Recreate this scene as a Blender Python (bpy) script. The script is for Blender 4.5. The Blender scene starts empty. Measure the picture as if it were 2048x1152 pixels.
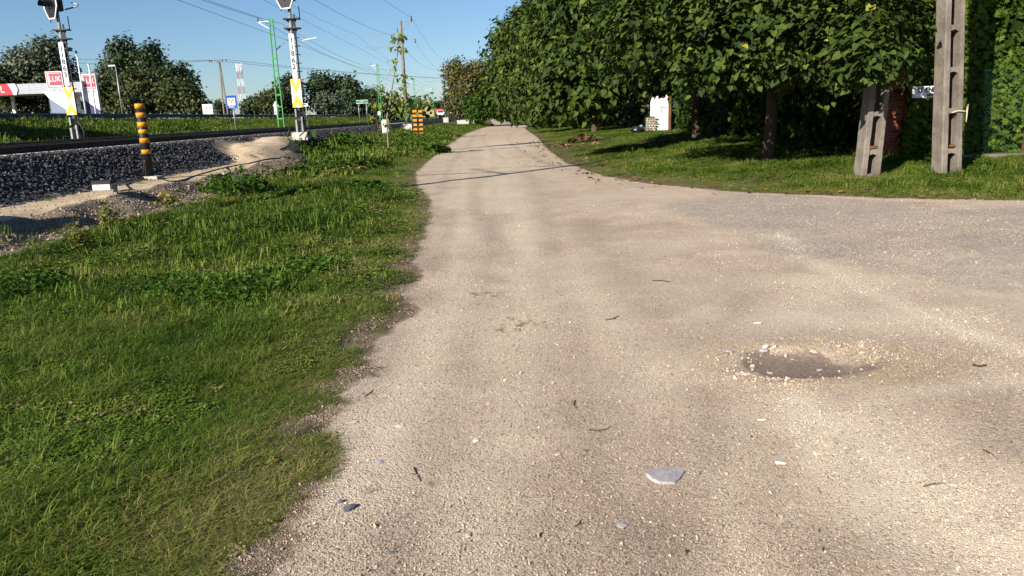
import bpy, bmesh, math, random
import numpy as np
from mathutils import Vector, Matrix, Euler, noise

random.seed(7)
rng = np.random.default_rng(7)
scene = bpy.context.scene
col = scene.collection
R = math.radians

# ---------------------------------------------------------------- camera
EYE = Vector((0, 0, 1.55))
PITCH, ROLL, FPX = 13.0, -2.1, 1500.0
cam_d = bpy.data.cameras.new('camera')
cam_d.sensor_fit = 'HORIZONTAL'
cam_d.sensor_width = 36.0
cam_d.lens = 36.0 * FPX / 2048.0
cam_d.clip_start, cam_d.clip_end = 0.05, 9000
cam = bpy.data.objects.new('camera', cam_d)
col.objects.link(cam)
CAMR = Matrix.Rotation(R(90 - PITCH), 3, 'X') @ Matrix.Rotation(R(ROLL), 3, 'Z')
cam.matrix_world = Matrix.Translation(EYE) @ CAMR.to_4x4()
scene.camera = cam

# ---------------------------------------------------------------- light
SUN_EL = R(27.0)
SUN_AZ = math.atan2(-0.656, -0.755)          # direction the light comes from (x, y)
world = bpy.data.worlds.new('World')
scene.world = world
world.use_nodes = True
wn = world.node_tree
for n in list(wn.nodes):
    wn.nodes.remove(n)
sky_n = wn.nodes.new('ShaderNodeTexSky')
sky_n.sky_type = 'NISHITA'
sky_n.sun_disc = False
sky_n.sun_elevation = SUN_EL
sky_n.sun_rotation = SUN_AZ
sky_n.altitude = 100
sky_n.air_density, sky_n.dust_density, sky_n.ozone_density = 1.0, 0.3, 6.0
bg = wn.nodes.new('ShaderNodeBackground')
bg.inputs['Strength'].default_value = 0.060
wo = wn.nodes.new('ShaderNodeOutputWorld')
wn.links.new(sky_n.outputs[0], bg.inputs[0])
wn.links.new(bg.outputs[0], wo.inputs[0])
sun_d = bpy.data.lights.new('sun', 'SUN')
sun_d.energy = 5.0
sun_d.angle = R(0.55)
sun_d.color = (1.0, 0.928, 0.835)
sun = bpy.data.objects.new('sun', sun_d)
col.objects.link(sun)
_sd = Vector((math.sin(SUN_AZ) * math.cos(SUN_EL), math.cos(SUN_AZ) * math.cos(SUN_EL), math.sin(SUN_EL)))
sun.rotation_euler = _sd.to_track_quat('Z', 'Y').to_euler()
sun.location = _sd * 60
scene.view_settings.view_transform = 'Standard'
scene.view_settings.look = 'None'
scene.view_settings.exposure = 1.05
scene.view_settings.gamma = 1.0
scene.view_settings.use_curve_mapping = False
scene.cycles.max_bounces = 6
scene.cycles.transparent_max_bounces = 4

# ---------------------------------------------------------------- placing helpers
def ray(px, py):
    return CAMR @ Vector(((px - 1024) / FPX, -(py - 576) / FPX, -1.0))

def at(px, py, Y):                    # the point of the world seen there at distance Y along the road
    d = ray(px, py)
    return EYE + d * (Y / d.y)

def zz(px, py, Y):
    return at(px, py, Y).z

def gnd0(px, py):
    d = ray(px, py)
    return EYE + d * (-EYE.z / d.z)

def ss(a, b, x):
    t = np.clip((np.asarray(x, float) - a) / (b - a), 0, 1)
    return t * t * (3 - 2 * t)

_LP = [(545, 1150), (600, 1050), (680, 930), (668, 860), (690, 790), (745, 745), (745, 705), (795, 650), (842, 618), (800, 590),
       (846, 555), (828, 520), (850, 470), (862, 425), (862, 400), (835, 372), (832, 345), (860, 320), (895, 290), (930, 268),
       (960, 257), (990, 251), (980, 240)]
_RP = [(2048, 402), (1800, 398), (1500, 385), (1300, 368), (1200, 350), (1130, 325), (1090, 295), (1075, 275), (1050, 258),
       (1058, 247), (1040, 243), (1005, 237)]
LE = np.array([(-0.9, -20), (-0.9, 2)] + [tuple(gnd0(*p)[:2]) for p in _LP])
RE = np.array([(60, 10.2), (20, 10.6), (11, 11.0)] + [tuple(gnd0(*p)[:2]) for p in _RP])

def xL(y):
    return np.interp(y, LE[:, 1], LE[:, 0])

def xR(y):
    y = np.asarray(y, float)
    return np.where(y < 10.2, 1e4, np.interp(y, RE[:, 1], RE[:, 0]))

def dR(x, y):                         # distance to the right of the track's right edge (negative on the track)
    x = np.asarray(x, float); y = np.asarray(y, float)
    e = 0.15
    s = (np.interp(y + e, RE[:, 1], RE[:, 0]) - np.interp(y - e, RE[:, 1], RE[:, 0])) / (2 * e)
    d = (x - np.interp(y, RE[:, 1], RE[:, 0])) / np.sqrt(1 + np.clip(s, -40, 40) ** 2)
    return np.where(y < 10.2, -5.0, np.clip(d, -6, 40))

def vnoise(x, y, f, seed=0):          # cheap smooth value noise, vectorised
    x = np.asarray(x, float) * f + seed * 17.3; y = np.asarray(y, float) * f + seed * 9.1
    xi = np.floor(x).astype(np.int64); yi = np.floor(y).astype(np.int64)
    xf = x - xi; yf = y - yi
    def h(a, b):
        n = (a * 374761393 + b * 668265263 + seed * 1442695) & 0xFFFFFFFF
        n = ((n ^ (n >> 13)) * 1274126177) & 0xFFFFFFFF
        return ((n ^ (n >> 16)) & 0xFFFF) / 65535.0
    u = xf * xf * (3 - 2 * xf); v = yf * yf * (3 - 2 * yf)
    return (h(xi, yi) * (1 - u) + h(xi + 1, yi) * u) * (1 - v) + (h(xi, yi + 1) * (1 - u) + h(xi + 1, yi + 1) * u) * v

def fbm(x, y, f, seed=0, o=3):
    s = 0; a = 0.5; t = 0
    for k in range(o):
        s = s + a * vnoise(x, y, f * 2 ** k, seed + k); t += a; a *= 0.5
    return s / t

POT = gnd0(1600, 728)
U_K = 0.026                            # the railway and the road run to the same point, a little left of straight ahead
U_PROF = np.array([(-3000, 2.05), (-60, 2.05), (-27.2, 2.05), (-26.2, 1.98), (-20.2, 0.72), (-18.4, 0.62), (-17.2, 1.05), (-9.8, 1.05),
                   (-8.46, 0.30), (-7.35, 0.27), (-6.5, -0.04), (-5.9, -0.12), (-4.8, -0.03), (-3.6, 0.0), (3000, 0.0)])

def heap(x, y):
    u = x + U_K * y
    q = 0.5 * (fbm(x, y, .8, 91) - .5)
    return ss(-10.1, -9.3, u + q) * (1 - ss(-8.2, -6.5, u + q)) * ss(21.5, 31, y + 3 * q) * (1 - ss(33, 37, y))

def hgt(x, y):
    x = np.asarray(x, float); y = np.asarray(y, float)
    u = x + U_K * y
    z = np.interp(u, U_PROF[:, 0], U_PROF[:, 1])
    er = ss(-7.7, -7.2, u) * (1 - ss(-6.6, -6.0, u)) * (y < 60)         # the eroded edge of the bench
    z = z + er * (fbm(x, y, 1.1, 3) - 0.5) * 0.34
    z = np.maximum(z, (0.84 + .16 * fbm(x, y, 1.6, 92)) * heap(x, y) + .05 * (heap(x, y) > .1))
    z = z + 0.30 * ss(0, 7.5, dR(x, y)) * ss(10.2, 13, y)
    verge = ss(0.1, 1.2, xL(y) - x) * ss(-6.4, -5.4, u)
    z = z + verge * ((fbm(x, y, 0.7, 5) - 0.5) * 0.16 + 0.03)
    near = (x > -8) & (y < 70)
    road = (1 - verge)
    z = z + np.where(near, road * (fbm(x, y, 0.55, 8) - 0.5) * 0.035 + road * (fbm(x, y, 3.1, 11) - 0.5) * 0.014, 0)
    r2 = ((x - POT.x) / 0.40) ** 2 + ((y - POT.y) / 0.24) ** 2
    r2 = r2 * (0.7 + 0.7 * fbm(x, y, 4.5, 95))
    z = z - 0.040 * np.exp(-r2 ** 2.6) + 0.008 * np.exp(-(np.sqrt(r2) - 1.45) ** 2 / 0.12)
    return z

def gz(x, y):
    return float(hgt(np.array([x]), np.array([y]))[0])

def hit(px, py):                       # where the line of sight meets the terrain
    d = ray(px, py)
    ts = np.linspace(1.5, 140, 9000)
    X = EYE.x + d.x * ts; Y = EYE.y + d.y * ts; Z = EYE.z + d.z * ts
    below = Z < hgt(X, Y)
    i = int(np.argmax(below)) if below.any() else len(ts) - 1
    return Vector((X[i], Y[i], gz(X[i], Y[i])))

def base(px, py, Y):
    p = at(px, py, Y)
    return Vector((p.x, Y, gz(p.x, Y)))

def uX(u, y):
    return u - U_K * y

# ---------------------------------------------------------------- tagging
def tag(o, label=None, cat=None, group=None, kind=None):
    if label: o['label'] = label
    if cat: o['category'] = cat
    if group: o['group'] = group
    if kind: o['kind'] = kind
    return o

def thing(name, label, cat, loc=(0, 0, 0), rz=0.0, group=None):
    o = bpy.data.objects.new(name, None)
    o.empty_display_size = 0.2
    o.location = loc
    o.rotation_euler = (0, 0, rz)
    col.objects.link(o)
    return tag(o, label, cat, group)

def link(name, me, parent=None, mat=None):
    o = bpy.data.objects.new(name, me)
    if mat is not None and len(me.materials) == 0:
        me.materials.append(mat)
    col.objects.link(o)
    if parent is not None:
        o.parent = parent
    return o

def copy_tree(o, parent=None):
    c = o.copy()
    col.objects.link(c)
    if parent is not None:
        c.parent = parent
        c.matrix_parent_inverse = o.matrix_parent_inverse.copy()
    for ch in list(o.children):
        copy_tree(ch, c)
    return c

# ---------------------------------------------------------------- materials
class NT:
    def __init__(self, name):
        self.m = bpy.data.materials.new(name)
        self.m.use_nodes = True
        self.t = self.m.node_tree
        for n in list(self.t.nodes):
            self.t.nodes.remove(n)
        self.out = self.n('ShaderNodeOutputMaterial')
    def n(self, typ, **kw):
        n = self.t.nodes.new(typ)
        for k, v in kw.items():
            setattr(n, k, v)
        return n
    def l(self, a, b):
        self.t.links.new(a, b)
    def put(self, sock, v):
        if isinstance(v, bpy.types.NodeSocket):
            self.l(v, sock)
        elif isinstance(v, (tuple, list)) and len(v) == 3 and sock.type == 'RGBA':
            sock.default_value = (*v, 1)
        else:
            sock.default_value = v
    def math(self, op, a, b=0.0, c=None, clamp=False):
        n = self.n('ShaderNodeMath', operation=op, use_clamp=clamp)
        self.put(n.inputs[0], a); self.put(n.inputs[1], b)
        if c is not None: self.put(n.inputs[2], c)
        return n.outputs[0]
    def mix(self, f, a, b):
        n = self.n('ShaderNodeMix', data_type='RGBA')
        self.put(n.inputs[0], f); self.put(n.inputs[6], a); self.put(n.inputs[7], b)
        return n.outputs[2]
    def noise(self, scale, detail=3, rough=0.55, vec=None, dist=0.0):
        n = self.n('ShaderNodeTexNoise')
        n.inputs['Scale'].default_value = scale; n.inputs['Detail'].default_value = detail
        n.inputs['Roughness'].default_value = rough; n.inputs['Distortion'].default_value = dist
        if vec is not None: self.l(vec, n.inputs['Vector'])
        return n.outputs['Fac']
    def vor(self, scale, vec=None, out='Distance', feature='F1'):
        n = self.n('ShaderNodeTexVoronoi', feature=feature)
        n.inputs['Scale'].default_value = scale
        if vec is not None: self.l(vec, n.inputs['Vector'])
        return n.outputs[out]
    def ramp(self, f, stops):
        n = self.n('ShaderNodeValToRGB')
        self.put(n.inputs[0], f)
        e = n.color_ramp.elements
        while len(e) < len(stops): e.new(0.5)
        for i, (p, c) in enumerate(stops):
            e[i].position = p
            e[i].color = (*c, 1) if isinstance(c, (tuple, list)) else (c, c, c, 1)
        return n.outputs[0]
    def step(self, f, a, b):
        n = self.n('ShaderNodeMapRange', interpolation_type='SMOOTHSTEP')
        self.put(n.inputs[0], f)
        n.inputs[1].default_value = a; n.inputs[2].default_value = b
        return n.outputs[0]
    def pos(self):
        return self.n('ShaderNodeNewGeometry').outputs['Position']
    def obj(self):
        return self.n('ShaderNodeTexCoord').outputs['Object']
    def attr(self, name, typ='GEOMETRY', out='Fac'):
        n = self.n('ShaderNodeAttribute', attribute_type=typ)
        n.attribute_name = name
        return n.outputs[out]
    def bump(self, h, strength=0.5, dist=0.01):
        n = self.n('ShaderNodeBump')
        n.inputs['Strength'].default_value = strength
        n.inputs['Distance'].default_value = dist
        self.l(h, n.inputs['Height'])
        return n.outputs[0]
    def bsdf(self, colr, rough=0.7, spec=0.3, metal=0.0, normal=None, transl=None):
        b = self.n('ShaderNodeBsdfPrincipled')
        self.put(b.inputs['Base Color'], colr); self.put(b.inputs['Roughness'], rough)
        self.put(b.inputs['Specular IOR Level'], spec); self.put(b.inputs['Metallic'], metal)
        if normal is not None: self.l(normal, b.inputs['Normal'])
        sh = b.outputs[0]
        if transl is not None:
            t = self.n('ShaderNodeBsdfTranslucent')
            self.put(t.inputs[0], colr)
            mx = self.n('ShaderNodeMixShader')
            mx.inputs[0].default_value = transl
            self.l(sh, mx.inputs[1]); self.l(t.outputs[0], mx.inputs[2])
            sh = mx.outputs[0]
        self.l(sh, self.out.inputs[0])
        return self.m

_M = {}
def paint(name, c, rough=0.6, var=0.18, scale=9.0, spec=0.3, metal=0.0, dirt=None, bump=0.0):
    if name in _M: return _M[name]
    t = NT(name)
    p = t.obj()
    f = t.noise(scale, 4, 0.6, p)
    d = dirt or tuple(x * (1 - 2.2 * var) for x in c)
    cc = t.mix(t.step(f, 0.35, 0.75), c, d)
    nrm = t.bump(t.noise(scale * 9, 3, 0.6, p), 0.4, bump) if bump else None
    _M[name] = t.bsdf(cc, rough, spec, metal, nrm)
    return _M[name]

def leaf_mat(name, stops, transl=0.25, rough=0.5, spec=0.35):
    t = NT(name)
    f = t.attr('tint')
    c = t.ramp(f, stops)
    return t.bsdf(c, rough, spec, 0, None, transl)

def inst_mat(name, stops, transl=0.2, rough=0.6, spec=0.2):
    t = NT(name)
    a = t.attr('tint', 'INSTANCER'); b = t.attr('bv')
    f = t.math('ADD', a, t.math('MULTIPLY', t.math('SUBTRACT', b, 0.5), 0.62), clamp=True)
    c = t.ramp(f, stops)
    return t.bsdf(c, rough, spec, 0, None, transl if transl else None)

M_white = paint('white_paint', (0.72, 0.72, 0.70), 0.5, 0.12, 3)
M_whitewash = paint('whitewash', (0.74, 0.72, 0.68), 0.85, 0.10, 4, 0.1, bump=0.004)
M_black = paint('black_paint', (0.012, 0.012, 0.014), 0.5, 0.1, 3)
M_yellow = paint('yellow_paint', (0.60, 0.26, 0.012), 0.55, 0.2, 7)
M_signyellow = paint('sign_yellow', (0.75, 0.45, 0.03), 0.5, 0.08, 7)
M_galv = paint('galvanised_steel', (0.30, 0.31, 0.32), 0.45, 0.2, 4, 0.4, 0.5)
M_grey = paint('grey_steel', (0.22, 0.22, 0.22), 0.6, 0.2, 6)
M_darkrail = paint('shaded_rail_steel', (0.10, 0.105, 0.12), 0.6, 0.2, 3, 0.3)  # guard rail beam: its unlit side is put into a darker steel colour
M_rust = paint('rusty_steel', (0.16, 0.065, 0.035), 0.8, 0.25, 8, 0.2)
M_rail = paint('rail_steel', (0.055, 0.035, 0.026), 0.7, 0.25, 5, 0.25)
M_railtop = paint('worn_rail_head', (0.35, 0.34, 0.33), 0.35, 0.1, 5, 0.5, 0.7)
M_green = paint('mast_green', (0.055, 0.30, 0.07), 0.55, 0.15, 2)
M_blue = paint('sign_blue', (0.012, 0.06, 0.36), 0.45, 0.08, 4)
M_signgreen = paint('sign_green', (0.01, 0.20, 0.14), 0.5, 0.08, 4)
M_red = paint('sign_red', (0.50, 0.02, 0.03), 0.5, 0.08, 4)
M_logo = paint('logo_maroon', (0.33, 0.06, 0.08), 0.5, 0.08, 4)
M_navy = paint('panel_navy', (0.035, 0.035, 0.13), 0.5, 0.08, 4)
M_panel = paint('panel_bluegrey', (0.16, 0.20, 0.28), 0.5, 0.08, 4)
M_fascia = paint('fascia_shade_grey', (0.34, 0.35, 0.38), 0.5, 0.08, 2)  # shade on the canopy front is put into this blue-grey
M_wire = paint('wire_dark', (0.03, 0.03, 0.035), 0.6, 0.1, 4)
M_cable = paint('cable_black', (0.02, 0.018, 0.016), 0.6, 0.1, 6)
M_cream = paint('cream_concrete', (0.50, 0.46, 0.38), 0.85, 0.15, 6, 0.15, bump=0.004)
M_glass = paint('dark_glass', (0.015, 0.02, 0.025), 0.12, 0.1, 3, 0.5)
M_rubber = paint('tyre_rubber', (0.02, 0.02, 0.02), 0.85, 0.1, 5, 0.1)
M_carwhite = paint('car_white', (0.70, 0.70, 0.70), 0.3, 0.05, 2, 0.5)
M_carblue = paint('car_pale_blue', (0.22, 0.38, 0.52), 0.3, 0.05, 2, 0.5)
M_lorryred = paint('lorry_red', (0.55, 0.06, 0.04), 0.35, 0.08, 2, 0.5)
M_rooftile = paint('roof_tile', (0.34, 0.13, 0.07), 0.8, 0.15, 1.5)
M_housewall = paint('house_render', (0.50, 0.42, 0.22), 0.85, 0.1, 1)
M_ceramic = paint('insulator_brown', (0.09, 0.05, 0.04), 0.35, 0.1, 5)
M_board = paint('aged_board', (0.30, 0.27, 0.20), 0.8, 0.15, 5)
M_plastic = paint('black_plastic_bag', (0.012, 0.012, 0.016), 0.3, 0.1, 5, 0.5)
M_string = paint('pale_string', (0.55, 0.47, 0.30), 0.8, 0.1, 12)
M_bark = paint('bark', (0.085, 0.062, 0.042), 0.9, 0.22, 14, 0.1, bump=0.02)
M_palebark = paint('pale_bark', (0.21, 0.18, 0.13), 0.85, 0.18, 18, 0.1, bump=0.006)
M_twig = paint('dry_twig', (0.085, 0.05, 0.028), 0.85, 0.2, 30, 0.1)

def concrete_mat():
    t = NT('weathered_concrete')
    p = t.obj()
    f = t.noise(2.2, 5, 0.6, p)
    c = t.mix(t.step(f, 0.3, 0.7), (0.215, 0.185, 0.150), (0.125, 0.105, 0.088))
    sp = t.vor(70, p, 'Distance')
    c = t.mix(t.math('MULTIPLY', t.step(sp, 0.30, 0.12), t.step(t.noise(14, 2, 0.5, p), 0.42, 0.62)), c, (0.40, 0.34, 0.25))
    dk = t.step(t.noise(40, 3, 0.7, p), 0.60, 0.72)
    c = t.mix(t.math('MULTIPLY', dk, 0.75), c, (0.045, 0.036, 0.03))
    st = t.n('ShaderNodeMapping'); st.inputs['Scale'].default_value = (30, 30, 0.7)
    t.l(p, st.inputs['Vector'])
    c = t.mix(t.math('MULTIPLY', t.step(t.noise(1, 4, 0.6, st.outputs[0]), 0.5, 0.75), 0.55), c, (0.085, 0.072, 0.06))
    h = t.math('ADD', t.noise(60, 5, 0.7, p), t.math('MULTIPLY', t.noise(11, 3, 0.6, p), 1.5))
    return t.bsdf(c, 0.9, 0.12, 0, t.bump(h, 0.8, 0.012))
M_conc = concrete_mat()

M_catalpa = leaf_mat('catalpa_leaf', [(0.0, (0.010, 0.019, 0.005)), (0.35, (0.024, 0.042, 0.008)), (0.7, (0.058, 0.084, 0.011)), (0.9, (0.115, 0.142, 0.016)), (1, (0.23, 0.195, 0.03))], 0.12, 0.6, 0.12)
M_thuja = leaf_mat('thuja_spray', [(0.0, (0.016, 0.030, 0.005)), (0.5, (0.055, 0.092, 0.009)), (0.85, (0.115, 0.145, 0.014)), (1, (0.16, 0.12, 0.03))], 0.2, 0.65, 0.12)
M_darkleaf = leaf_mat('dark_tree_leaf', [(0.0, (0.014, 0.028, 0.010)), (0.5, (0.032, 0.056, 0.018)), (1, (0.065, 0.085, 0.026))], 0.2, 0.6)
M_olive = leaf_mat('olive_bush_leaf', [(0.0, (0.016, 0.028, 0.007)), (0.5, (0.040, 0.056, 0.012)), (1, (0.082, 0.086, 0.018))], 0.2, 0.6)
M_willow = leaf_mat('grey_willow_leaf', [(0.0, (0.034, 0.048, 0.024)), (0.5, (0.075, 0.095, 0.05)), (1, (0.14, 0.15, 0.09))], 0.2, 0.55)
M_walnut = leaf_mat('walnut_leaf', [(0.0, (0.030, 0.036, 0.009)), (0.5, (0.078, 0.078, 0.015)), (1, (0.150, 0.125, 0.024))], 0.25, 0.6)
M_sapleaf = leaf_mat('sapling_leaf', [(0.0, (0.04, 0.08, 0.01)), (0.5, (0.12, 0.17, 0.02)), (1, (0.30, 0.28, 0.04))], 0.35, 0.5)
M_weed = leaf_mat('weed_leaf', [(0.0, (0.020, 0.045, 0.007)), (0.5, (0.050, 0.112, 0.011)), (1, (0.115, 0.165, 0.018))], 0.25, 0.65, 0.1)
M_dryleaf = leaf_mat('dry_leaf', [(0.0, (0.035, 0.02, 0.012)), (0.5, (0.10, 0.055, 0.025)), (1, (0.24, 0.16, 0.05))], 0.15, 0.7)
M_goldweed = leaf_mat('yellow_flower', [(0.0, (0.06, 0.09, 0.012)), (0.5, (0.15, 0.14, 0.015)), (1, (0.38, 0.28, 0.02))], 0.2, 0.6)
M_stone = leaf_mat('ballast_stone', [(0.0, (0.022, 0.023, 0.027)), (0.6, (0.062, 0.062, 0.067)), (0.9, (0.125, 0.12, 0.112)), (1, (0.24, 0.22, 0.19))], 0.0, 0.85, 0.2)
M_pebble = leaf_mat('pebble', [(0.0, (0.13, 0.105, 0.08)), (0.25, (0.27, 0.215, 0.155)), (0.6, (0.40, 0.325, 0.235)), (0.9, (0.50, 0.42, 0.31)), (1, (0.60, 0.55, 0.45))], 0.0, 0.9, 0.12)

def rock_mat(name, c, var=0.25):
    t = NT(name)
    p = t.obj()
    f = t.noise(35, 5, 0.65, p)
    cc = t.mix(t.step(f, 0.3, 0.7), c, tuple(x * (1 - var) for x in c))
    cc = t.mix(t.step(t.noise(120, 3, 0.6, p), 0.58, 0.72), cc, tuple(x * 0.45 for x in c))
    return t.bsdf(cc, 0.85, 0.15, 0, t.bump(t.noise(80, 4, 0.6, p), 0.6, 0.006))
M_rockgrey = rock_mat('grey_rock', (0.36, 0.325, 0.32))
M_rockdark = rock_mat('dark_rock', (0.10, 0.10, 0.12))
M_rockwhite = rock_mat('pale_limestone', (0.58, 0.51, 0.40), 0.12)
M_rockcream = rock_mat('cream_limestone', (0.50, 0.41, 0.29), 0.15)

def brick_mat():
    t = NT('red_brick')
    r = t.n('ShaderNodeObjectInfo').outputs['Random']
    c = t.ramp(r, [(0, (0.16, 0.05, 0.032)), (0.5, (0.23, 0.07, 0.042)), (1, (0.30, 0.11, 0.065))])
    p = t.obj()
    c = t.mix(t.math('MULTIPLY', t.step(t.noise(25, 4, 0.6, p), 0.45, 0.7), 0.5), c, (0.10, 0.045, 0.035))
    return t.bsdf(c, 0.9, 0.1, 0, t.bump(t.noise(70, 3, 0.6, p), 0.5, 0.004))
M_brick = brick_mat()
M_mortar = paint('mortar', (0.24, 0.22, 0.19), 0.95, 0.15, 20, 0.1)

def ground_mat():
    t = NT('ground_earth_gravel')
    p = t.pos()
    a = {k: t.attr(k) for k in ('road', 'asph', 'sand', 'bank', 'pot', 'bal', 'brown', 'pale', 'wear', 'tan')}
    jit = t.math('SUBTRACT', t.noise(3.2, 6, 0.65, p), 0.5)
    def zone(k, amt=1.1, w=0.09):
        return t.step(t.math('ADD', a[k], t.math('MULTIPLY', jit, amt)), 0.5 - w, 0.5 + w)
    n_big = t.noise(0.55, 4, 0.6, p)
    n_mid = t.noise(2.3, 5, 0.62, p)
    n_fin = t.noise(38, 5, 0.7, p)
    n_grain = t.noise(170, 3, 0.7, p)
    cell = t.vor(105, p, 'Color')
    sep = t.n('ShaderNodeSeparateColor'); t.l(cell, sep.inputs[0])
    stone = sep.outputs[0]
    # gravel: warm crushed limestone, browner earth showing through
    g = t.mix(t.step(n_big, 0.36, 0.62), (0.43, 0.342, 0.262), (0.36, 0.276, 0.208))
    g = t.mix(t.math('MULTIPLY', t.step(n_mid, 0.50, 0.70), 0.65), g, (0.52, 0.425, 0.32))
    g = t.mix(t.math('MULTIPLY', a['brown'], 0.82), g, (0.225, 0.165, 0.122))
    g = t.mix(t.math('MULTIPLY', a['pale'], 0.95), g, (0.56, 0.475, 0.36))
    g = t.mix(t.math('MULTIPLY', a['tan'], 0.6), g, (0.40, 0.295, 0.18))
    pm = t.math('MULTIPLY', t.step(stone, 0.50, 0.75), t.step(t.noise(1.4, 4, 0.6, p), 0.30, 0.62))
    g = t.mix(t.math('MULTIPLY', pm, 0.62), g, (0.50, 0.41, 0.30))
    g = t.mix(t.math('MULTIPLY', t.step(stone, 0.17, 0.07), 0.60), g, (0.15, 0.11, 0.082))
    g = t.mix(t.math('MULTIPLY', t.step(n_grain, 0.55, 0.75), 0.35), g, (0.17, 0.125, 0.09))
    # asphalt with grit strewn over it
    gy = t.mix(t.step(n_fin, 0.35, 0.65), (0.20, 0.178, 0.165), (0.29, 0.255, 0.23))
    gr = t.vor(46, p, 'Color'); sp2 = t.n('ShaderNodeSeparateColor'); t.l(gr, sp2.inputs[0])
    gy = t.mix(t.step(sp2.outputs[1], 0.55, 0.7), gy, (0.38, 0.325, 0.25))
    gy = t.mix(t.math('MULTIPLY', t.step(sp2.outputs[0], 0.22, 0.1), 0.8), gy, (0.09, 0.08, 0.08))
    asz = t.step(t.math('ADD', a['asph'], t.math('MULTIPLY', jit, 0.9)), 0.30, 0.80)
    g = t.mix(t.math('MULTIPLY', asz, 0.66), g, gy)
    pz = zone('pot', 1.4, 0.11)
    pc = t.mix(t.step(n_fin, 0.4, 0.62), (0.165, 0.125, 0.099), (0.225, 0.172, 0.132))
    g = t.mix(pz, g, pc)
    soil = t.mix(t.step(n_mid, 0.35, 0.65), (0.030, 0.032, 0.012), (0.055, 0.045, 0.024))  # dark soil, with shade beneath the grass put into its colour
    lush = t.mix(t.step(t.noise(0.35, 5, 0.65, p), 0.3, 0.7), (0.038, 0.066, 0.012), (0.068, 0.088, 0.018))
    lush = t.mix(t.math('MULTIPLY', t.step(t.noise(9, 4, 0.7, p), 0.45, 0.7), 0.5), lush, (0.03, 0.045, 0.01))
    dist = t.n('ShaderNodeSeparateXYZ'); t.l(p, dist.inputs[0])
    soil = t.mix(t.math('MULTIPLY', a['wear'], t.step(n_mid, 0.25, 0.6)), soil, (0.17, 0.122, 0.082))
    far = t.step(dist.outputs[1], 10, 24)
    soil = t.mix(t.math('MULTIPLY', far, t.math('SUBTRACT', 1.0, t.math('MULTIPLY', a['wear'], 0.6))), soil, lush)
    c = t.mix(zone('road', 0.85, 0.10), soil, g)
    sd = t.mix(t.step(n_mid, 0.35, 0.7), (0.52, 0.41, 0.275), (0.42, 0.32, 0.205))
    sd = t.mix(t.math('MULTIPLY', t.step(stone, 0.25, 0.1), 0.6), sd, (0.18, 0.13, 0.09))
    c = t.mix(zone('sand', 0.45, 0.12), c, sd)
    bk = t.mix(t.step(stone, 0.3, 0.7), (0.125, 0.092, 0.068), (0.25, 0.195, 0.145))
    c = t.mix(zone('bank', 0.6, 0.15), c, bk)
    bl = t.mix(t.step(t.vor(22, p), 0.1, 0.5), (0.022, 0.021, 0.022), (0.045, 0.043, 0.042))
    c = t.mix(t.step(a['bal'], 0.4, 0.6), c, bl)
    h = t.math('ADD', t.math('MULTIPLY', t.vor(105, p), -0.6), t.math('MULTIPLY', n_fin, 1.1))
    h = t.math('ADD', h, t.math('MULTIPLY', n_mid, 1.5))
    h = t.math('ADD', h, t.math('MULTIPLY', n_grain, 0.35))
    return t.bsdf(c, 0.95, 0.06, 0, t.bump(h, 0.55, 0.014))
M_ground = ground_mat()

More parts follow.
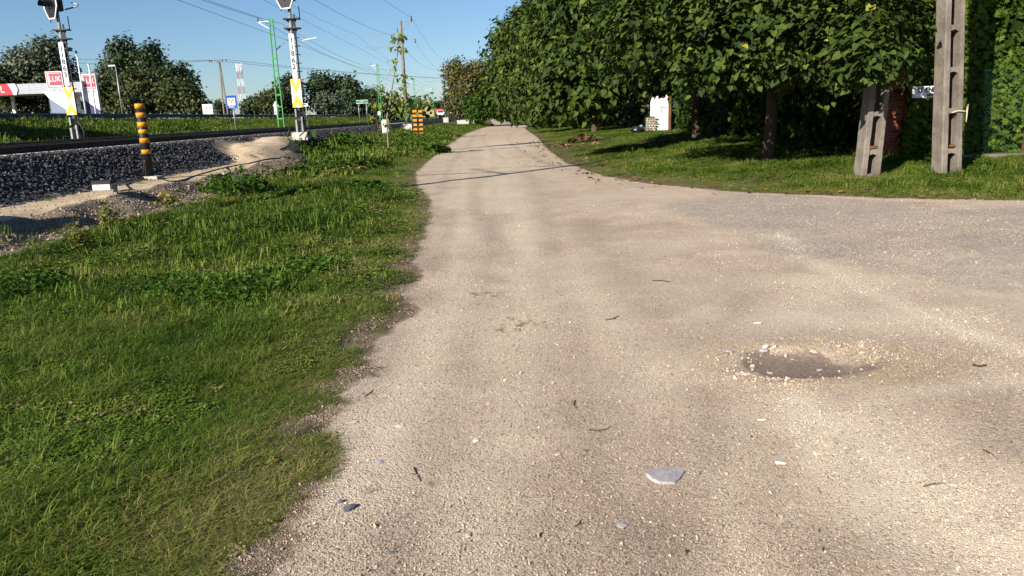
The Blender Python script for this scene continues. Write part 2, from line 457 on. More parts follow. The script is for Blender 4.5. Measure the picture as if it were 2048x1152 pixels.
# ---------------------------------------------------------------- mesh builders
class MB:
    def __init__(self):
        self.v = []; self.f = []; self.s = []
    def add(self, vs, fs, smooth=False):
        o = len(self.v)
        self.v += [tuple(v) for v in vs]
        self.f += [tuple(i + o for i in f) for f in fs]
        self.s += [smooth] * len(fs)
        return self
    def box(self, c, s, M=None):
        x, y, z = s[0] / 2, s[1] / 2, s[2] / 2
        vs = [Vector((a * x, b * y, d * z)) for d in (-1, 1) for b in (-1, 1) for a in (-1, 1)]
        if M is not None: vs = [M @ v for v in vs]
        vs = [v + Vector(c) for v in vs]
        return self.add(vs, [(0, 2, 3, 1), (4, 5, 7, 6), (0, 1, 5, 4), (2, 6, 7, 3), (0, 4, 6, 2), (1, 3, 7, 5)])
    def bar(self, a, b, w, h=None, up=Vector((0, 0, 1))):
        a = Vector(a); b = Vector(b); d = (b - a); L = d.length; d.normalize()
        if abs(d.dot(up)) > 0.98: up = Vector((0, 1, 0))
        x = d.cross(up).normalized(); y = x.cross(d)
        M = Matrix((x, d, y)).transposed()
        return self.box((a + b) / 2, (w, L, h or w), M)
    def tube(self, pts, rad, n=8, cap=True, smooth=True):
        pts = [Vector(p) for p in pts]
        if not hasattr(rad, '__len__'): rad = [rad] * len(pts)
        vs = []; fs = []
        prev = None
        for i, p in enumerate(pts):
            d = (pts[min(i + 1, len(pts) - 1)] - pts[max(i - 1, 0)]).normalized()
            if prev is None:
                up = Vector((0, 0, 1)) if abs(d.z) < 0.9 else Vector((1, 0, 0))
                x = d.cross(up).normalized()
            else:
                x = (prev - d * prev.dot(d)).normalized()
            prev = x
            y = d.cross(x)
            for k in range(n):
                a = 2 * math.pi * k / n
                vs.append(p + (x * math.cos(a) + y * math.sin(a)) * rad[i])
        for i in range(len(pts) - 1):
            for k in range(n):
                k2 = (k + 1) % n
                fs.append((i * n + k, i * n + k2, (i + 1) * n + k2, (i + 1) * n + k))
        self.add(vs, fs, smooth)
        if cap:
            o = len(self.v) - len(vs)
            self.f.append(tuple(o + k for k in reversed(range(n)))); self.s.append(False)
            o2 = o + (len(pts) - 1) * n
            self.f.append(tuple(o2 + k for k in range(n))); self.s.append(False)
        return self
    def prism(self, poly, y0, y1, M=None):     # polygon in x,z pulled along y
        n = len(poly)
        vs = [Vector((p[0], y0, p[1])) for p in poly] + [Vector((p[0], y1, p[1])) for p in poly]
        if M is not None: vs = [M @ v for v in vs]
        fs = [tuple(range(n)), tuple(n + i for i in reversed(range(n)))]
        fs += [((i + 1) % n, i, n + i, n + (i + 1) % n) for i in range(n)]
        return self.add(vs, fs)
    def mesh(self, name, mat):
        me = bpy.data.meshes.new(name)
        me.from_pydata(self.v, [], self.f)
        me.polygons.foreach_set('use_smooth', self.s)
        me.materials.append(mat)
        me.update()
        return me
    def build(self, name, mat, parent=None):
        return link(name, self.mesh(name, mat), parent)

def bigmesh(name, V, F, mat, attrs=None, smooth=False):
    V = np.ascontiguousarray(V, np.float32); F = np.ascontiguousarray(F, np.int32)
    k = F.shape[1]
    me = bpy.data.meshes.new(name)
    me.vertices.add(len(V)); me.vertices.foreach_set('co', V.ravel())
    me.loops.add(F.size); me.loops.foreach_set('vertex_index', F.ravel())
    me.polygons.add(len(F))
    me.polygons.foreach_set('loop_start', np.arange(0, F.size, k, dtype=np.int32))
    me.polygons.foreach_set('loop_total', np.full(len(F), k, np.int32))
    me.polygons.foreach_set('use_smooth', np.full(len(F), smooth))
    for n, a in (attrs or {}).items():
        at_ = me.attributes.new(n, 'FLOAT', 'POINT')
        at_.data.foreach_set('value', np.ascontiguousarray(a, np.float32))
    me.materials.append(mat)
    me.update(calc_edges=True)
    me.validate()
    return me

def nrm(a):
    return a / np.maximum(np.linalg.norm(a, axis=-1, keepdims=True), 1e-9)

def frames(axis, normal):
    """rows: x (side), y (along axis), z (normal)"""
    y = nrm(axis); x = nrm(np.cross(y, normal)); z = np.cross(x, y)
    return np.stack([x, y, z], 1)

def stamp(pv, pf, P, FR, S, tint, jit_t=None):
    N = len(P); k = len(pv)
    S = np.asarray(S, float)
    if S.ndim == 1: S = np.repeat(S[:, None], 3, 1)
    V = (pv[None] * S[:, None, :]) @ FR + P[:, None, :]
    F = pf[None] + (np.arange(N) * k)[:, None, None]
    return V.reshape(-1, 3), F.reshape(-1, pf.shape[1]), np.repeat(tint, k)

# leaf prototypes: x across, y along the midrib, z up
HEART_V = np.array([(0, 0, 0), (0.30, -0.10, 0.06), (0.46, 0.22, 0.05), (0.30, 0.62, 0.02), (0, 1.0, -0.16), (-0.30, 0.62, 0.02),
                    (-0.46, 0.22, 0.05), (-0.30, -0.10, 0.06), (0, 0.42, -0.03)], float)
HEART_F = np.array([(0, 1, 8), (1, 2, 8), (2, 3, 8), (3, 4, 8), (4, 5, 8), (5, 6, 8), (6, 7, 8), (7, 0, 8)])
FOLD_V = np.array([(0, 0, 0), (0.36, 0.45, 0.07), (0, 1.0, -0.10), (-0.36, 0.45, 0.07)], float)
FOLD_F = np.array([(0, 1, 2), (0, 2, 3)])
OVAL_V = np.array([(0, 0, 0), (.20, .18, .05), (.27, .48, .05), (.17, .78, .0), (0, 1, -.12), (-.17, .78, .0), (-.27, .48, .05), (-.20, .18, .05), (0, .5, -.01)], float)
OVAL_F = np.array([(0, 1, 8), (1, 2, 8), (2, 3, 8), (3, 4, 8), (4, 5, 8), (5, 6, 8), (6, 7, 8), (7, 0, 8)])
SPRAY_V = np.array([(0, 0, 0), (0.10, 0.28, 0.02), (0.36, 0.42, -0.05), (0.14, 0.52, 0.02), (0.30, 0.80, -0.08), (0.05, 0.78, 0), (0, 1.05, -0.12),
                    (-0.07, 0.75, 0), (-0.33, 0.72, -0.08), (-0.13, 0.46, 0.02), (-0.34, 0.33, -0.05), (-0.09, 0.22, 0.02)], float)
SPRAY_F = np.array([(0, 1, 11), (1, 2, 3), (3, 4, 5), (5, 6, 7), (7, 8, 9), (9, 10, 11), (1, 3, 11), (3, 9, 11), (3, 5, 9), (5, 7, 9)])

# ---------------------------------------------------------------- ground
def axis_coords(segs):
    out = [segs[0][0]]
    for a, b, d in segs:
        n = max(1, int(round((b - a) / d)))
        out += list(np.linspace(a, b, n + 1)[1:])
    return np.array(out)

gx = axis_coords([(-3000, -300, 300), (-300, -60, 20), (-60, -32, 2), (-32, -17, 0.4), (-17, -10.5, 0.25), (-10.5, -5, 0.09), (-5, 5.5, 0.055), (5.5, 12, 0.14), (12, 30, 0.9), (30, 90, 10), (90, 300, 42), (300, 3000, 300)])
gy = axis_coords([(-60, -6, 9), (-6, 1.6, 0.5), (1.6, 8, 0.05), (8, 16, 0.09), (16, 34, 0.2), (34, 70, 0.6), (70, 200, 3), (200, 600, 25), (600, 6000, 450)])
GX, GY = np.meshgrid(gx, gy)
X = GX.ravel(); Y = GY.ravel(); U = X + U_K * Y
Z = hgt(X, Y)
dl = X - xL(Y); dr = -dR(X, Y)
roadm = np.clip(np.minimum(dl, dr) / 0.5 + 0.5, 0, 1)
roadm = np.where(U < -6.2, 0, roadm)
def pxmask(px, py, rx, ry, pw=1.0):
    g = gnd0(px, py)
    return np.exp(-((((X - g.x) / rx) ** 2 + ((Y - g.y) / ry) ** 2) ** pw))
asph_line = np.interp(Y, [0, 4.6, 6.2, 8.6, 11.0, 12.6, 14.2], [9, 4.6, 3.1, 2.35, 2.2, 2.0, 3.6])
asph = ss(-0.25, 0.9, X - asph_line) * ss(0.05, 0.5, dr) * ss(4.2, 6.5, Y + 0.25 * (X - 4)) * (1 - ss(13, 15, Y))
asph = asph * (0.62 + 0.38 * ss(0.42, 0.6, fbm(X * 0.35, Y, 1.1, 21)))
u_s = 1 - ss(30, 60, Y) * 0.0
sand = ss(-8.75, -8.5, U) * (1 - ss(-7.5, -7.1, U)) * (1 - ss(38, 48, Y))
sand = np.maximum(sand, ss(0.30, 0.55, heap(X, Y)))
bank = ss(-7.55, -7.25, U) * (1 - ss(-6.2, -5.8, U)) * (1 - ss(28, 40, Y))
bank = bank * (0.55 + 0.6 * fbm(X, Y, 0.9, 31))
bal = ((U < -8.55) & (U > -18.5)).astype(float) * (sand < 0.5)
pot = np.maximum(pxmask(1595, 729, 0.37, 0.30, 1.3) * 0.95, pxmask(1725, 735, .28, .15, 1.2) * .55)
brown = np.zeros_like(X)
for (px, py, rx, ry, w) in [(1300, 1080, .35, .30, .8), (1600, 1000, .40, .25, .8), (1780, 740, .5, .35, .9), (1960, 800, .4, .4, .7), (880, 520, .28, .8, .9), (860, 590, .25, .4, .8),
                            (1180, 820, .25, .5, .6), (1380, 690, .5, .4, .6), (1650, 1080, .25, .35, .8), (620, 1110, .25, .25, .7), (1500, 880, .2, .25, .7), (960, 900, .3, .35, .3),
                            (1480, 560, 1.0, .5, .35), (1190, 470, .4, 1.6, .4), (1100, 1000, .3, .4, .5)]:
    brown = np.maximum(brown, w * pxmask(px, py, rx, ry))
pale = np.zeros_like(X)
for (px, py, rx, ry, w) in [(1660, 850, .35, .25, .9), (1800, 990, .5, .3, .9), (1500, 690, .35, .12, .0), (1650, 560, .8, .35, .7), (1850, 640, .9, .3, .6), (1640, 635, .6, .22, .6),
                            (1020, 640, .3, .6, .4), (1000, 330, 1.3, 4, .55), (1010, 290, 1.6, 9, .6), (870, 780, .25, .4, .4), (1330, 720, .3, .5, .45), (1900, 1050, .4, .3, .6), (1140, 590, .3, 1.2, .5)]:
    pale = np.maximum(pale, w * pxmask(px, py, rx, ry))
def streak(pts, w, soft=1.0):
    q = np.array([tuple(gnd0(*p)[:2]) for p in pts]); best = np.full(len(X), 9.0)
    m = (Y > 1.5) & (Y < 40)
    xs_, ys_ = X[m], Y[m]; b_ = best[m]
    for a_, c_ in zip(q[:-1], q[1:]):
        d_ = c_ - a_; t = np.clip(((xs_ - a_[0]) * d_[0] + (ys_ - a_[1]) * d_[1]) / (d_ @ d_), 0, 1)
        b_ = np.minimum(b_, np.hypot(xs_ - a_[0] - d_[0] * t, ys_ - a_[1] - d_[1] * t))
    best[m] = b_
    return np.exp(-(best / w) ** 2)
for pts, w, k in [([(1560, 470), (1640, 530), (1760, 590), (1900, 650), (2040, 700)], .16, .85), ([(1560, 640), (1640, 590), (1680, 540)], .30, .55), ([(1600, 800), (1640, 860), (1650, 930)], .16, .8),
                  ([(1760, 900), (1880, 1010), (2040, 1120)], .22, .8), ([(2040, 760), (1800, 790), (1700, 830)], .12, .5), ([(900, 560), (960, 640), (1010, 690)], .35, .35), ([(870, 700), (760, 850), (720, 1000)], .20, .45),
                  ([(1000, 420), (985, 330), (975, 290)], .7, .5), ([(1130, 520), (1180, 620), (1330, 760)], .28, .4), ([(1430, 950), (1480, 1060), (1500, 1150)], .10, .4)]:
    pale = np.maximum(pale, k * streak(pts, w) * (0.55 + 0.75 * fbm(X, Y, 2.4, 121)))
for pts, w, k in [([(780, 1150), (900, 820), (975, 560), (990, 400), (985, 320), (985, 270)], .13, .5), ([(1210, 1150), (1180, 820), (1130, 560), (1085, 400), (1050, 320), (1020, 270)], .14, .5),
                  ([(1330, 1150), (1340, 900), (1400, 700), (1530, 560), (1760, 470), (2040, 440)], .13, .45)]:
    brown = np.maximum(brown, k * streak(pts, w) * (0.35 + 1.0 * fbm(X, Y, 1.7, 127)))
for pts, w, k in [([(960, 1150), (1030, 820), (1055, 560), (1040, 400), (1015, 320), (1000, 270)], .16, .5), ([(640, 1150), (760, 850), (900, 620), (925, 450), (930, 330)], .15, .5), ([(1480, 1150), (1500, 930), (1480, 820)], .12, .4)]:
    pale = np.maximum(pale, k * streak(pts, w) * (0.35 + 1.0 * fbm(X, Y, 1.7, 129)))
for pts, w, k in [([(1560, 930), (1620, 1010), (1700, 1130)], .15, .9), ([(1900, 760), (1990, 850), (2040, 900)], .22, .8), ([(1280, 1150), (1400, 1010), (1450, 900)], .16, .7), ([(1050, 1150), (1000, 950), (1040, 800), (1080, 700)], .22, .45),
                  ([(1420, 780), (1440, 850), (1420, 900)], .14, .65), ([(1180, 440), (1210, 520), (1300, 620)], .30, .5), ([(910, 530), (905, 470), (900, 420)], .25, .6), ([(1240, 460), (1320, 450)], .25, .6), ([(1130, 900), (1200, 800), (1260, 720)], .15, .45),
                  ([(955, 430), (945, 380), (950, 340), (960, 300)], .22, .4), ([(1090, 430), (1060, 360), (1040, 310)], .28, .35)]:
    brown = np.maximum(brown, k * streak(pts, w) * (0.5 + 0.8 * fbm(X, Y, 2.0, 123)))
tan = np.exp(-((np.sqrt(((X - POT.x - .05) / 0.42) ** 2 + ((Y - POT.y - .02) / 0.27) ** 2) - 1.35) ** 2) / 0.22) * (0.5 + 0.9 * fbm(X, Y, 3.0, 125))
ring = np.exp(-((np.sqrt(((X - POT.x) / 0.40) ** 2 + ((Y - POT.y) / 0.24) ** 2) - 1.45) ** 2) / 0.15)
wear = np.exp(-np.clip(-dl, 0, 9) / 0.40) + 0.7 * ss(.50, .68, fbm(X, Y, 1.3, 77)) * (1 - ss(0.6, 2.4, -dl)) + np.exp(-np.clip(-dr, 0, 9) / 0.18) * (Y > 10)
nx, ny = len(gx), len(gy)
I = np.arange(nx * ny).reshape(ny, nx)
F = np.stack([I[:-1, :-1], I[:-1, 1:], I[1:, 1:], I[1:, :-1]], -1).reshape(-1, 4)
g_me = bigmesh('ground', np.stack([X, Y, Z], 1), F, M_ground,
               dict(road=roadm, asph=asph, sand=sand, bank=bank, pot=pot, bal=bal, brown=brown, wear=np.clip(wear, 0, 1), pale=pale, tan=np.clip(tan, 0, 1)), True)
ground = tag(link('ground', g_me), kind='structure')

# the highway on the far bank
hv = []
for y in (-60, 3000):
    for u in (-36.0, -28.6):
        hv.append((uX(u, y), y, 2.065))
M_tar = paint('highway_asphalt', (0.06, 0.06, 0.062), 0.9, 0.15, 1.2)
highway = tag(link('road', bigmesh('road', np.array(hv), np.array([(0, 1, 3, 2)]), M_tar)), kind='structure')

# ---------------------------------------------------------------- instanced scatter (uncountable stuff only)
def proto_tuft(name, n, h0, h1, spread, lean, w, mat, seed):
    r = np.random.default_rng(seed)
    V = []; Fq = []; bv = []
    for i in range(n):
        a = r.uniform(0, 2 * math.pi); rr = spread * math.sqrt(r.uniform())
        x, y = rr * math.cos(a), rr * math.sin(a)
        H = r.uniform(h0, h1); b = r.uniform(0, 2 * math.pi); ln = lean * r.uniform(0.25, 1.15) * H
        ww = w * r.uniform(0.6, 1.2); sx, sy = -math.sin(b) * ww, math.cos(b) * ww
        dx, dy = math.cos(b), math.sin(b)
        o = len(V)
        for (tz, tl, tw) in ((0, 0, 1), (0.55, 0.28, 0.85), (0.9, 0.75, 0.5)):
            cx, cy, cz = x + dx * ln * tl, y + dy * ln * tl, H * tz * (1 - 0.25 * tl * lean)
            V += [(cx - sx * tw, cy - sy * tw, cz), (cx + sx * tw, cy + sy * tw, cz)]
        V.append((x + dx * ln * 1.15, y + dy * ln * 1.15, H * (0.98 - 0.35 * min(1, lean))))
        Fq += [(o, o + 1, o + 3), (o, o + 3, o + 2), (o + 2, o + 3, o + 5), (o + 2, o + 5, o + 4), (o + 4, o + 5, o + 6)]
        bv += [r.uniform()] * 7
    me = bigmesh(name, np.array(V), np.array(Fq), mat, dict(bv=np.array(bv)), True)
    return bpy.data.objects.new(name, me)

def proto_clover(name, n, h, spread, size, mat, seed):
    r = np.random.default_rng(seed)
    P = []; A = []; Nn = []; S = []
    for i in range(n):
        a = r.uniform(0, 2 * math.pi); rr = spread * math.sqrt(r.uniform())
        P.append((rr * math.cos(a), rr * math.sin(a), h * r.uniform(0.35, 1.0)))
        b = r.uniform(0, 2 * math.pi)
        A.append((math.cos(b), math.sin(b), r.uniform(-0.5, 0.35))); Nn.append((r.normal(0, .35), r.normal(0, .35), 1)); S.append(size * r.uniform(0.6, 1.3))
    V, Fq, t_ = stamp(FOLD_V * np.array([1.15, 1, 1]), FOLD_F, np.array(P), frames(np.array(A), np.array(Nn)), np.array(S), r.uniform(size=n))
    me = bigmesh(name, V, Fq, mat, dict(bv=t_))
    return bpy.data.objects.new(name, me)

M_grass = inst_mat('grass_blade', [(0.0, (0.024, 0.050, 0.006)), (0.35, (0.072, 0.124, 0.012)), (0.6, (0.125, 0.170, 0.024)), (0.82, (0.19, 0.175, 0.045)), (1.0, (0.28, 0.225, 0.11))], 0.22, 0.6, 0.10)

def gn_scatter(name, pts, rot, scl, tint, idx, protos, kind='stuff'):
    me = bpy.data.meshes.new(name)
    me.vertices.add(len(pts)); me.vertices.foreach_set('co', np.ascontiguousarray(pts, np.float32).ravel())
    def A(n, typ, data, key):
        a = me.attributes.new(n, typ, 'POINT'); a.data.foreach_set(key, data)
    A('rot', 'FLOAT_VECTOR', np.ascontiguousarray(rot, np.float32).ravel(), 'vector')
    A('scl', 'FLOAT_VECTOR', np.ascontiguousarray(scl, np.float32).ravel(), 'vector')
    A('tint', 'FLOAT', np.ascontiguousarray(tint, np.float32), 'value')
    A('pick', 'INT', np.ascontiguousarray(idx, np.int32), 'value')
    o = link(name, me)
    c = bpy.data.collections.new(name + '_protos')
    for p in protos:
        c.objects.link(p)
    ng = bpy.data.node_groups.new(name + '_scatter', 'GeometryNodeTree')
    ng.interface.new_socket('Geometry', in_out='INPUT', socket_type='NodeSocketGeometry')
    ng.interface.new_socket('Geometry', in_out='OUTPUT', socket_type='NodeSocketGeometry')
    N = ng.nodes; Lk = ng.links
    gi = N.new('NodeGroupInput'); go = N.new('NodeGroupOutput')
    ci = N.new('GeometryNodeCollectionInfo'); ci.inputs['Collection'].default_value = c
    ci.inputs['Separate Children'].default_value = True; ci.inputs['Reset Children'].default_value = True
    ip = N.new('GeometryNodeInstanceOnPoints'); ip.inputs['Pick Instance'].default_value = True
    def na(n, typ):
        k = N.new('GeometryNodeInputNamedAttribute'); k.data_type = typ; k.inputs['Name'].default_value = n
        return k.outputs['Attribute']
    er = N.new('FunctionNodeEulerToRotation')
    Lk.new(na('rot', 'FLOAT_VECTOR'), er.inputs[0])
    Lk.new(gi.outputs[0], ip.inputs['Points']); Lk.new(ci.outputs[0], ip.inputs['Instance'])
    Lk.new(na('pick', 'INT'), ip.inputs['Instance Index']); Lk.new(er.outputs[0], ip.inputs['Rotation'])
    Lk.new(na('scl', 'FLOAT_VECTOR'), ip.inputs['Scale'])
    Lk.new(ip.outputs[0], go.inputs[0])
    md = o.modifiers.new('scatter', 'NODES'); md.node_group = ng
    o['kind'] = kind
    return o

protosA = [proto_tuft('grass_a', 36, .04, .115, .09, 1.3, .0023, M_grass, 1), proto_tuft('grass_b', 36, .02, .065, .11, 2.0, .0022, M_grass, 2),
           proto_tuft('grass_c', 22, .08, .20, .06, 0.9, .0022, M_grass, 3), proto_clover('grass_d', 34, .06, .085, .022, M_grass, 4)]
protosB = [proto_tuft('verge_a', 46, .05, .13, .20, 1.1, .0050, M_grass, 5), proto_tuft('verge_b', 44, .03, .08, .24, 1.5, .0050, M_grass, 6),
           proto_tuft('verge_c', 36, .10, .24, .16, 0.55, .0060, M_grass, 7), proto_clover('verge_d', 36, .09, .2, .05, M_grass, 8)]
protosC = [proto_tuft('far_a', 46, .10, .30, .55, 0.6, .018, M_grass, 9), proto_tuft('far_b', 40, .06, .18, .6, 0.9, .020, M_grass, 10),
           proto_tuft('far_c', 36, .2, .5, .45, 0.5, .020, M_grass, 11), proto_clover('far_d', 40, .25, .5, .13, M_grass, 12)]

def sample(n, y0, y1, xa, xb, power=1.0):
    u_ = rng.uniform(size=n)
    if power == 0: y = y0 + (y1 - y0) * u_
    else: y = y0 * (y1 / y0) ** u_                # density falls off with distance
    x = rng.uniform(xa(y), np.maximum(xa(y) + .01, xb(y))) if callable(xa) else rng.uniform(xa, xb, n)
    return x, y

pot_r = lambda x, y: ((x - POT.x) / 0.4) ** 2 + ((y - POT.y) / 0.24) ** 2

def grass_field(name, x, y, protos, hscale, dens=None, tint0=0.36, pick_w=(.42, .40, .08, .10)):
    u = x + U_K * y
    big = fbm(x, y, 0.45, 41); mid = fbm(x, y, 1.7, 43)
    left = x < xL(y)
    d = np.where(left, xL(y) - x, dR(x, y))
    edge = d + (fbm(x, y, 2.6, 47, 4) - 0.5) * 1.0 - .05
    keep = (edge > 0.02) | ((edge > -.45) & (rng.uniform(size=len(x)) < .035 + .12 * (mid > .62)))
    sandy = (u > -8.7) & (u < -7.0) & (y < 42) | (heap(x, y) > 0.2)
    keep &= ~(sandy & (rng.uniform(size=len(x)) < 0.985))
    keep &= ~((u < -8.4) & (u > -18.4))
    bank_ = (u > -7.6) & (u < -5.9) & (y < 30)
    keep &= ~(bank_ & (rng.uniform(size=len(x)) < 0.93 - 0.85 * ss(-6.5, -5.8, u) * (fbm(x, y, 1.2, 49) + .3)))
    # bald patches along the worn edge
    keep &= rng.uniform(size=len(x)) < 0.16 + 0.84 * ss(0.0, 0.34, edge)
    if dens is not None: keep &= rng.uniform(size=len(x)) < dens(x, y)
    ku = np.where((u < -9) | (y > 30), 0.0, u)
    x, y, d, big, mid, edge, ku = [a[keep] for a in (x, y, d, big, mid, edge, ku)]
    n = len(x)
    h = hscale * (0.50 + 0.70 * ss(0.05, 1.8, d)) * (0.35 + 1.25 * big) * (0.45 + 0.55 * ss(-6.1, -5.2, ku)) * rng.uniform(0.7, 1.25, n)
    w = np.sqrt(np.clip(h, 0.2, None))
    tint = tint0 + (mid - 0.5) * 0.75 + (0.5 - big) * 0.55 + 0.20 * (1 - ss(0.1, 1.6, d)) + rng.normal(0, .07, n)
    idx = rng.choice(4, n, p=pick_w)
    clov = fbm(x, y, 0.8, 53) > 0.60
    lowz = (rng.uniform(size=n) < (1 - ss(.3, 1.6, d + (mid - .5) * 1.2)) * .8)
    idx = np.where(lowz, 1, idx)
    idx = np.where(clov & (rng.uniform(size=n) < 0.75), 3, idx)
    tint = np.where(idx == 3, tint - 0.13, tint)
    dry = (idx != 2) & (rng.uniform(size=n) < 0.04 + 0.16 * (1 - ss(0.1, 0.8, d)))
    tint = np.where(dry, 0.85, tint)
    rot = np.stack([rng.normal(0, .12, n), rng.normal(0, .12, n), rng.uniform(0, 6.28, n)], 1)
    pts = np.stack([x, y, hgt(x, y) - 0.004], 1)
    return gn_scatter(name, pts, rot, np.stack([w, w, h], 1), np.clip(tint, 0, 1), idx, protos)

fl = lambda y: -0.735 * y - 1.3
fr = lambda y: 0.70 * y + 1.5
x, y = sample(34000, 1.7, 12.5, fl, lambda y: xL(y) + 0.75)
x2, y2 = sample(9000, 1.7, 5.5, fl, lambda y: xL(y) + 0.3)
grass_field('grass', np.concatenate([x, x2]), np.concatenate([y, y2]), protosA, 0.74, lambda x, y: 1 - ss(7, 12.5, y), 0.38)
x, y = sample(30000, 5.5, 34, fl, lambda y: xL(y) + 0.3)
grass_field('verge_grass', x, y, protosB, 0.9, lambda x, y: .05 + .95 * ss(5.5, 12, y), 0.40, (.42, .36, .08, .14))
x, y = sample(36000, 10.6, 130, lambda y: np.maximum(xR(y), -1) - .3, lambda y: np.minimum(fr(y), np.where(y > 40, xR(y) + 9, 30)))
grass_field('lawn', x, y, protosB, 0.62, lambda x, y: (x < 11.5) | (y < 17.5), 0.42, (.45, .4, .05, .10))
xd, yd = sample(2600, 21, 70, lambda y: uX(-7.6, y), lambda y: np.minimum(uX(-3.9, y), xL(y) - .9))
xa, ya = sample(5200, 30, 135, lambda y: uX(-8.2, y), lambda y: xL(y) + .2)
xb, yb = sample(4200, 36, 135, lambda y: xR(y) - .2, lambda y: xR(y) + 9)
xc, yc = sample(12000, 9, 220, lambda y: uX(-27.4, y), lambda y: uX(-18.2, y))
grass_field('long_grass', np.concatenate([xa, xc, xd]), np.concatenate([ya, yc, yd]), protosC, 0.95, None, 0.38)

# ---------------------------------------------------------------- ballast and pebbles
def rock_proto(seed, n=9):
    r = np.random.default_rng(seed)
    bm = bmesh.new()
    for k in range(n):
        v = r.normal(size=3); v /= np.linalg.norm(v)
        bm.verts.new(tuple(v * np.array([1, 0.8, 0.62]) * r.uniform(0.75, 1.0)))
    bmesh.ops.convex_hull(bm, input=bm.verts[:])
    for v in [v for v in bm.verts if not v.link_faces]: bm.verts.remove(v)
    bmesh.ops.triangulate(bm, faces=bm.faces[:])
    bm.verts.index_update()
    V = np.array([v.co[:] for v in bm.verts]); Fq = np.array([[v.index for v in f.verts] for f in bm.faces])
    bm.free()
    return V, Fq
ROCKS = [rock_proto(s, 10) for s in range(6)]
PEBS = [rock_proto(s + 50, 7) for s in range(5)]

def rnd_frames(n, flat=0.0):
    a = rng.normal(size=(n, 3)); b = rng.normal(size=(n, 3))
    if flat:
        a[:, 2] *= (1 - flat); b = b * (1 - flat) + np.array([0, 0, 1.0]) * flat * 2
    return frames(a, b)

def rocks(name, P, S, tint, mat, protos, flat=0.0):
    Vs = []; Fs = []; Ts = []; o = 0
    pick = rng.integers(0, len(protos), len(P))
    for k, (pv, pf) in enumerate(protos):
        m = pick == k
        if not m.any(): continue
        V, Fq, T = stamp(pv, pf, P[m], rnd_frames(m.sum(), flat), S[m], tint[m])
        Vs.append(V); Fs.append(Fq + o); Ts.append(T); o += len(V)
    me = bigmesh(name, np.concatenate(Vs), np.concatenate(Fs), mat, dict(tint=np.concatenate(Ts)))
    return tag(link(name, me), kind='stuff')

y = 8 * (75 / 8) ** rng.uniform(size=24000); u = rng.uniform(-11.2, -8.35, 24000)
x = uX(u, y); m = (heap(x, y) < 0.5) & ((u < -8.5) | (rng.uniform(size=24000) < 0.35))
x, y, u = x[m], y[m], u[m]
P = np.stack([x, y, hgt(x, y) + 0.012], 1)
rocks('ballast', P, rng.uniform(0.022, 0.050, len(x)) * (1 + 0.012 * y), np.clip(rng.normal(.42, .22, len(x)), 0, 1), M_stone, ROCKS)

# road pebbles: coarse ones where the picture shows loose grit
n = 620000
y = 1.9 * (13 / 1.9) ** (rng.uniform(size=n) ** 1.1); x = rng.uniform(-0.75 * y - .5, 0.75 * y + .8)
inroad = (x > xL(y) - 0.3) & (dR(x, y) < 0.1)
den = fbm(x, y, 0.9, 61) * 0.6 + fbm(x, y, 3.3, 62) * 0.5
rr = np.sqrt(pot_r(x, y))
inr = np.exp(-((rr - 1.5) ** 2) / 0.30) * ss(.40, .62, fbm(x, y, 4.2, 64)) * np.where(y > POT.y - .05, 1, np.where(x < POT.x - .1, .9, .35))
strip = np.exp(-((x + 0.15 + 0.02 * y) / 0.75) ** 2) * 0.3 + ss(3.2, 2.2, y) * .2
m = inroad & (rng.uniform(size=n) < np.clip((den - 0.38) * 2.4 + inr * 0.8 + strip, 0.05, 1)) & ((rr > 1.0) | (rng.uniform(size=n) < 0.2))
x, y, inr = x[m], y[m], inr[m]
n = len(x)
s = np.exp(rng.normal(-5.80, 0.42, n)) * (1 + 0.9 * inr) * (1 + 0.06 * np.clip(y - 2, 0, 12))
def zone_at(arr, x, y):
    return arr.reshape(len(gy), len(gx))[np.clip(np.searchsorted(gy, y), 0, len(gy) - 1), np.clip(np.searchsorted(gx, x), 0, len(gx) - 1)]
zp, zb_, zt_, za_ = [zone_at(q, x, y) for q in (pale, brown, tan, asph)]
t_ = np.clip(rng.normal(.52, .17, n) + .30 * zp - .32 * zb_ + .05 * zt_, 0, 1)
t_ = np.where(rng.uniform(size=n) < 0.02, 0.98, t_)
M_pebi = inst_mat('loose_pebble', [(0.0, (0.10, 0.078, 0.062)), (0.3, (0.25, 0.192, 0.142)), (0.65, (0.395, 0.318, 0.242)), (0.93, (0.50, 0.42, 0.33)), (1, (0.60, 0.53, 0.43))], 0.0, 0.9, 0.12)
pp = [bpy.data.objects.new('pebble_%d' % k, bigmesh('pebble', pv, pf, M_pebi, dict(bv=np.full(len(pv), .5)))) for k, (pv, pf) in enumerate(PEBS)]
gn_scatter('gravel', np.stack([x, y, hgt(x, y) + s * 0.2], 1), rng.uniform(0, 6.28, (n, 3)), np.repeat(s[:, None], 3, 1), t_, rng.integers(0, 5, n), pp)
n = 230
an = rng.uniform(0, 6.28, n); rad_ = np.abs(rng.normal(1.12, .22, n))
wt = np.where((np.sin(an) > -.1) | (np.cos(an) < -.3), 1, .35)
an, rad_ = an[rng.uniform(size=n) < wt], rad_[:n][:0] if False else rad_
rad_ = rad_[:len(an)]
x = POT.x + .40 * rad_ * np.cos(an); y = POT.y + .27 * rad_ * np.sin(an)
s = np.exp(rng.normal(-4.75, .45, len(x)))
rocks('rim_gravel', np.stack([x, y, hgt(x, y) + s * .15], 1), s, np.clip(rng.normal(.62, .2, len(x)), 0, 1), M_pebble, ROCKS, .4)
n = 900
y = 2.0 * (12 / 2.0) ** rng.uniform(size=n); x = rng.uniform(-.72 * y, .72 * y)
